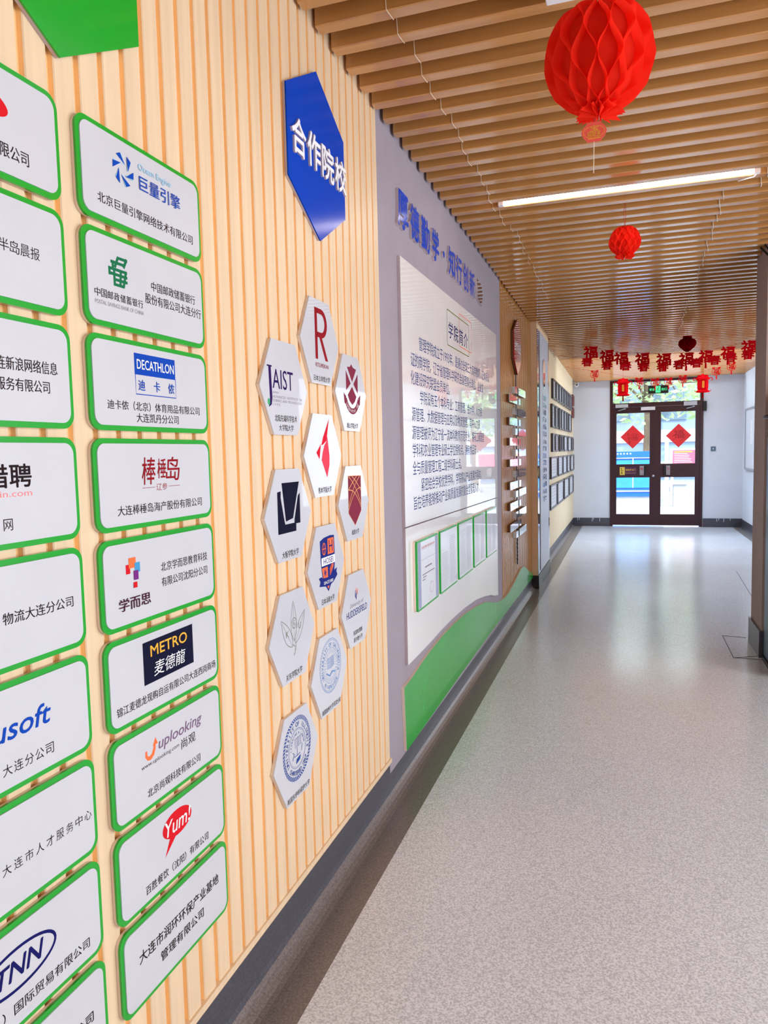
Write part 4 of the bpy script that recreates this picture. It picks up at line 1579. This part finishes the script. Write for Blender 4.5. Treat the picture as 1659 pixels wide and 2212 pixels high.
# card tag under it
mb = MB(); mb.tube([(-.010, 0, -.115), (-.012, 0, -.150)], .0012, 5); mb.tube([(.0, 0, -.115), (-.010, 0, -.150)], .0012, 5)
obj('tag_string', mb, redthread, LB, loc=(0, 0, 0))
fm0 = lambda u, v, d: (u, -d, v)
pts = [(-.018, .024), (.018, .024), (.018, .020), (.0265, .012), (.0315, 0), (.0265, -.012), (.018, -.020), (.018, -.024), (-.018, -.024), (-.018, -.020), (-.0265, -.012), (-.0315, 0), (-.0265, .012), (-.018, .020)]
mb = MB(); mb.prism([(u - .012, v - .174) for u, v in pts], -.001, .001, fm0)
tg = obj('card_tag', mb, tagpink, LB, loc=(0, 0, 0))
d = Decal(fm0, .0013, -.012, -.174)
d.text(dgold, '宝', -.010, .002, .012, .016, .02); d.text(dgold, '招财进', -.016, -.014, .016, .002, .02); d.stroke(dgold, [(-.014, -.016), (.016, -.016)], .002)
d.ring(dgold, 0, 0, .026, .015, .0012, 14, 120, 240); d.ring(dgold, 0, 0, .026, .015, .0012, 14, -60, 60)
obj('tag_print', d.mb, d.mats, tg, loc=(0, 0, 0))
mb = MB(); mb.tube([(-.012, 0, -.197), (-.013, 0, -.275)], .0010, 5)
obj('tag_thread', mb, thread, LB, loc=(0, 0, 0))

p2 = [(.020, .078), (.042, .074), (.066, .052), (.080, .018), (.082, -.008), (.072, -.034), (.052, -.054), (.044, -.064), (.052, -.072), (.040, -.080)]
honeycomb('honeycomb_lantern', (.919, 4.18, 2.494), p2, 26, 4, redpaper, 'smaller bright red honeycomb paper lantern hanging just past the tube light', zc(4.18) - 2.494 + .03)
p3 = [(.044, .072), (.046, .060), (.078, .040), (.090, .010), (.088, -.010), (.072, -.036), (.048, -.056), (.030, -.074), (.010, -.080)]
honeycomb('honeycomb_lantern', (1.540, 8.53, 2.497), p3, 30, 4, darkred, 'dark red honeycomb paper lantern farthest from the camera, above the garlands', zc(8.53) - 2.497 + .03, cap=True)


# ------------------------------------------------------------------ garlands at the far end
def tassel(mb, x, z0, l, w):
    mb.tube([(x, 0, z0 + .012), (x, 0, z0)], .0016, 5)
    mb.tube([(x, 0, z0), (x, 0, z0 - l * .25), (x, 0, z0 - l)], [w * .35, w * .5, w * .55], 8)


def cutout(name, ch, w, h, label, cat, ring=False, tas=True, m_=redfoil, weight=.036):
    t = thing(name, label, cat)
    if ring:
        mb = MB()
        n = 28
        vs, fs = [], []
        for k in range(n):
            a = 2 * PI * k / n
            for r, dd in ((w * .50, -.002), (w * .50, .002), (w * .44, .002), (w * .44, -.002)):
                vs.append((r * math.cos(a), dd, r * math.sin(a) * .92))
        for k in range(n):
            j = (k + 1) % n
            for q in range(4):
                fs.append((k * 4 + q, j * 4 + q, j * 4 + (q + 1) % 4, k * 4 + (q + 1) % 4))
        mb.add(vs, fs)
        for s in (-1, 1):         # flowers on the upper rim
            mb.prism([(s * w * .30 + w * .16 * math.cos(2 * PI * k / 10) * (1 + .2 * (k % 2)), h * .46 + h * .10 * math.sin(2 * PI * k / 10) * (1 + .2 * (k % 2))) for k in range(10)], -.002, .002, fm0)
        obj('ring', mb, m_, t, loc=(0, 0, 0))
        g = solid_text(ch, fm0, -w * .34, -h * .36, w * .34, h * .40, -.002, .002, weight * .7)
    else:
        g = solid_text(ch, fm0, -w / 2, -h / 2, w / 2, h / 2, -.003, .003, weight)
    g.m = [0] * len(g.m)
    obj('character', g, m_, t, loc=(0, 0, 0))
    if tas:
        mb = MB()
        tassel(mb, 0, -h / 2 + .002, .06 if not ring else .05, .022 if not ring else .016)
        obj('tassel', mb, m_, t, loc=(0, 0, 0))
    return t


def ordn(i, n):
    w_ = ['first', 'second', 'third', 'fourth', 'fifth', 'sixth', 'seventh', 'eighth', 'ninth']
    return w_[i] + ' from the left'


FP = [(.523, 2.533), (.703, 2.479), (.863, 2.442), (1.094, 2.420), (1.324, 2.399), (1.563, 2.391), (1.766, 2.406), (1.990, 2.432), (2.203, 2.484)]
CP = [(.435, 2.536), (.682, 2.478), (.913, 2.456), (1.128, 2.431), (1.356, 2.417), (1.551, 2.434), (1.753, 2.444), (1.960, 2.465), (2.142, 2.484), (2.332, 2.509)]
SP = [(.475, 2.492), (1.095, 2.352), (1.313, 2.331), (1.493, 2.331), (1.682, 2.354), (2.118, 2.441), (2.309, 2.497)]
for (nm, ch, w_, h_, P_, Y_, ring, tas, gl, lb) in (
        ('blessing_cutout', '福', .165, .145, FP, 9.0, False, True, 'tasselled cut-outs on the front garland', 'red felt blessing character with a tassel on the front garland, '),
        ('spring_cutout', '春', .150, .122, CP, 10.0, False, False, 'spring characters on the middle garland', 'flat red spring character on the middle garland, '),
        ('ring_cutout', '福', .120, .112, SP, 11.3, True, True, 'ringed cut-outs on the rear garland', 'small round red ringed ornament on the rear garland, ')):
    first = None
    for i, (x, z) in enumerate(P_):
        lab = lb + ordn(i, len(P_)) if i < 9 else lb + 'last on the right'
        if first is None:
            first = cutout(nm, ch, w_, h_, lab, 'ornament', ring, tas)
            first['group'] = gl
            first.location = (x, Y_, z)
            first.rotation_euler = (0, 0, .12)
        else:
            dup(first, (x, Y_, z), lab, random.uniform(-.35, .35))
    pts = [(.02 if Y_ < 9.5 else .06, Y_, zc(Y_) + .0)] + [(x, Y_, z + h_ / 2 - .006) for x, z in P_] + [(2.62, Y_, zc(Y_) + .0)]
    mb = MB(); mb.tube(pts, .0018, 5)
    tag(obj('garland_string', mb, redthread), {9.0: 'front', 10.0: 'middle', 11.3: 'rear'}[Y_] + ' red garland string strung across under the far ceiling', 'string')


def palace_lantern(loc, label):
    t = thing('palace_lantern', label, 'lantern', loc, 'red felt palace lanterns before the transom')
    n = 6
    mb = MB()
    mb.lathe([(.0, .150), (.016, .142), (.024, .128), (.05, .108), (.092, .090), (.096, .074), (.080, .060), (.0, .060)], (0, 0, 0), 6)
    for k in range(6):
        a = 2 * PI * k / 6
        c_, s_n = math.cos(a), math.sin(a)
        mb.tube([((.090 + .030 * q) * c_, (.090 + .030 * q) * s_n, z) for q, z in ((0, .082), (.7, .094), (1.2, .082), (1.2, .058), (.7, .050))], .006, 5)
        mb.prism([(.05 + .026 * math.cos(2 * PI * j / 8), .112 + .022 * math.sin(2 * PI * j / 8)) for j in range(8)], -.002, .002, lambda u, v, d, c_=c_, s_n=s_n: (u * c_ - d * s_n, u * s_n + d * c_, v))
    obj('roof', mb, redfoil, t, loc=(0, 0, 0))
    mb = MB(); mb.lathe([(.0, .062), (.070, .060), (.076, .03), (.074, -.06), (.066, -.085), (.0, -.088)], (0, 0, 0), 6)
    bd = obj('body', mb, redfoil, t, loc=(0, 0, 0))
    d = Decal(fm0, .0705)
    d.rect(dgold, -.014, -.055, .014, .042); d.up()
    for k in range(9):
        d.stroke(dred, [(-.009, .034 - k * .010), (.009, .035 - k * .010)], .003)
    d.stroke(dred, [(0, -.046), (0, .036)], .003)
    obj('gold_strip', d.mb, d.mats, bd, loc=(0, 0, 0))
    mb = MB(); mb.lathe([(.0, -.082), (.072, -.084), (.094, -.104), (.086, -.118), (.060, -.108), (.0, -.106)], (0, 0, 0), 6)
    for k in range(6):
        a = 2 * PI * k / 6 + PI / 6 * 0
        c_, s_n = math.cos(a), math.sin(a)
        mb.tube([((.086 + .022 * q) * c_, (.086 + .022 * q) * s_n, z) for q, z in ((0, -.108), (.8, -.100), (1.0, -.086))], .005, 5)
    obj('skirt', mb, redfoil, t, loc=(0, 0, 0))
    mb = MB(); tassel(mb, 0, -.112, .085, .020)
    obj('tassel', mb, darkred, t, loc=(0, 0, 0))
    mb = MB(); mb.tube([(0, 0, .145), (0, 0, zc(loc[1]) - loc[2] + .02)], .0015, 5)
    obj('hanging_string', mb, redthread, t, loc=(0, 0, 0))
    return t


palace_lantern((.872, 11.6, 2.300), 'red felt palace lantern with curled eaves, left of the exit sign')
palace_lantern((1.971, 11.6, 2.300), 'red felt palace lantern with curled eaves, right of the exit sign')

# ------------------------------------------------------------------ cabinet at the right edge
t = thing('dispenser_cabinet', 'tall blue-grey metal cabinet with black flared rims at the right edge by the pillar', 'cabinet', (1.99, 5.0, 0))
mb = MB(); mb.box(1.785, 2.2, 4.80, 5.225, .03, 1.46)
bo = obj('body', mb, kioskm, t, bevel=.01)
mb = MB(); mb.box(1.778, 2.19, 4.84, 5.22, .0, .03)
obj('plinth', mb, blackpl, t)
mb = MB()
prof = [(.06, 1.46), (.23, 1.475), (.235, 1.492), (.20, 1.50), (.20, 1.555), (.23, 1.562), (.262, 1.570), (.255, 1.585), (.21, 1.60), (.0, 1.60)]
mb.lathe([(.0, 1.46)] + prof, (1.985, 5.0, 0), 28)
obj('flared_rim', mb, blackpl, t, True)
mb = MB(); mb.lathe([(.0, 1.60), (.215, 1.60), (.225, 1.64), (.225, 1.72), (.19, 1.74), (.0, 1.74)], (1.985, 5.0, 0), 28)
obj('upper_drum', mb, pm('slate_plastic', (96, 104, 112), .4), t, True)
mb = MB(); mb.box(1.775, 1.785, 4.97, 5.02, .62, .68)
obj('latch', mb, pm('dark_red_plastic', (96, 24, 22), .4), t)

# ------------------------------------------------------------------ outside
mb = MB(); mb.box(-30, 34, YE + .2, 60, -.12, -.05); mb.box(.4, 2.4, YE + .12, YE + .2, -.06, -.01)
struct('floor_outside', mb, concrete)
t = thing('bin_housing', 'bright blue metal bin housing outside behind the left door leaf', 'bin', (.75, 19.3, -.05))
mb = MB(); mb.box(-.6, 1.47, 19.0, 19.7, .20, 1.31)
obj('body', mb, binblue, t)
mb = MB(); mb.box(-.55, 1.47, 18.98, 19.0, .42, 1.10)
obj('front_panel', mb, binblue2, t)
mb = MB(); mb.box(-.6, 1.47, 18.97, 18.99, .325, .35); mb.box(1.06, 1.08, 18.965, 18.985, .42, 1.15); mb.box(-.6, 1.47, 18.97, 18.99, 1.145, 1.16)
obj('seam_strip', mb, dwhite, t)
mb = MB(); mb.box(-.6, 1.47, 19.05, 19.7, -.05, .20)
obj('plinth', mb, concrete, t)
d = Decal(end_map_at(19.0), .001)
for k in range(5):
    d.ell(dwhite, .712 + k * .075, 1.260, .020, .018, 10)
d.build('lettering', t)
mb = MB(); mb.tube([(1.75, 17, -.05), (1.75, 17, 1.50)], .040, 16)
mb.tube([(1.75, 17, 1.50), (1.75, 17, 1.53)], [.046, .02], 16)
tag(obj('bollard_post', mb, whitepl), 'white round post standing outside behind the right door leaf', 'post')
t = thing('notice_board', 'red printed notice board in a white frame outside behind the right door leaf', 'board', (2.6, 21, -.05))
mb = MB(); mb.box(2.02, 3.3, 21.0, 21.06, .90, 1.36); mb.box(2.05, 2.11, 21.0, 21.06, -.05, .9); mb.box(3.2, 3.26, 21, 21.06, -.05, .9)
obj('frame', mb, whitepl, t)
mb = MB(); mb.box(2.09, 3.24, 20.985, 21.0, .95, 1.31)
obj('red_panel', mb, boardred, t)
d = Decal(end_map_at(20.985), .001)
d.stroke(dgold, [(2.13, 1.265), (2.57, 1.265)], .03)
for k in range(6):
    d.stroke(dwhite, [(2.13, 1.215 - k * .045), (2.13 + random.uniform(.32, .48), 1.215 - k * .045)], .010)
d.build('print', t)
mb = MB(); mb.box(2.0, 2.32, 18.9, 19.25, -.05, .50); mb.box(1.9, 2.3, 18.85, 19.3, .50, .53)
tag(obj('stone_block', mb, concrete), 'pale low stone block outside, seen through the lower right pane', 'block')
for k in range(3):
    mb = MB(); mb.box(-6, 9, 20.13 + k * .5, 26, -.05 + k * .12, .07 + k * .12)
    struct('trim_%d' % (7 + k), mb, concrete)
t = thing('building', 'pale grey-blue building across the street beyond the door', 'building', (1.5, 33, -.05))
mb = MB(); mb.box(-14, 18, 32, 42, -.05, 9.0)
obj('facade', mb, facade, t)
mb = MB(); mb.box(-14, 18, 31.9, 32, 1.6, 2.1); mb.box(-14, 18, 31.9, 32, .2, .8); mb.box(-14, 18, 31.85, 32, 4.4, 4.7)
obj('band', mb, facade2, t)
for k in range(8):
    mb = MB(); mb.box(-7 + k * 2.2, -5.6 + k * 2.2, 31.93, 32, 2.5, 4.0)
    obj('window', mb, pm('far_window', (110, 130, 150), .2) if k == 0 else MATS['far_window'], t)


def tree(x, y_, h, r, label, seed, n=1500):
    rr = random.Random(seed)
    t = thing('tree', label, 'tree', (x, y_, -.05))
    mb = MB()
    mb.tube([(x, y_, -.05), (x + .05, y_, h * .4), (x - .05, y_ + .1, h * .75)], [.16, .12, .06], 10)
    for k in range(6):
        a = rr.uniform(0, 2 * PI)
        mb.tube([(x, y_, h * .5), (x + r * .5 * math.cos(a), y_ + r * .5 * math.sin(a), h * .7), (x + r * .85 * math.cos(a), y_ + r * .85 * math.sin(a), h * rr.uniform(.5, .8))], [.06, .04, .015], 6)
    obj('trunk', mb, barkm, t)
    mb = MB()
    for k in range(n):
        while True:
            p = Vector((rr.uniform(-1, 1), rr.uniform(-1, 1), rr.uniform(-1, 1)))
            if .25 < p.length < 1:
                break
        c_ = Vector((x + p.x * r, y_ + p.y * r, h * .78 + p.z * h * .42))
        a = Vector((rr.uniform(-1, 1), rr.uniform(-1, 1), rr.uniform(-.6, .6))).normalized()
        b = a.cross(Vector((rr.uniform(-1, 1), rr.uniform(-1, 1), 1))).normalized()
        s = rr.uniform(.08, .17)
        mb.add([c_ - a * s, c_ + b * s * .6, c_ + a * s, c_ - b * s * .6], [(0, 1, 2, 3)])
    obj('foliage', mb, leafm, t)


tree(-.7, 23.5, 4.6, 1.9, 'leafy street tree outside, left of the door view', 11)
tree(3.9, 24.0, 4.8, 1.9, 'leafy street tree outside, right of the door view', 12)
tree(1.6, 29.0, 6.0, 2.3, 'taller leafy street tree outside, in the middle behind the others', 13)
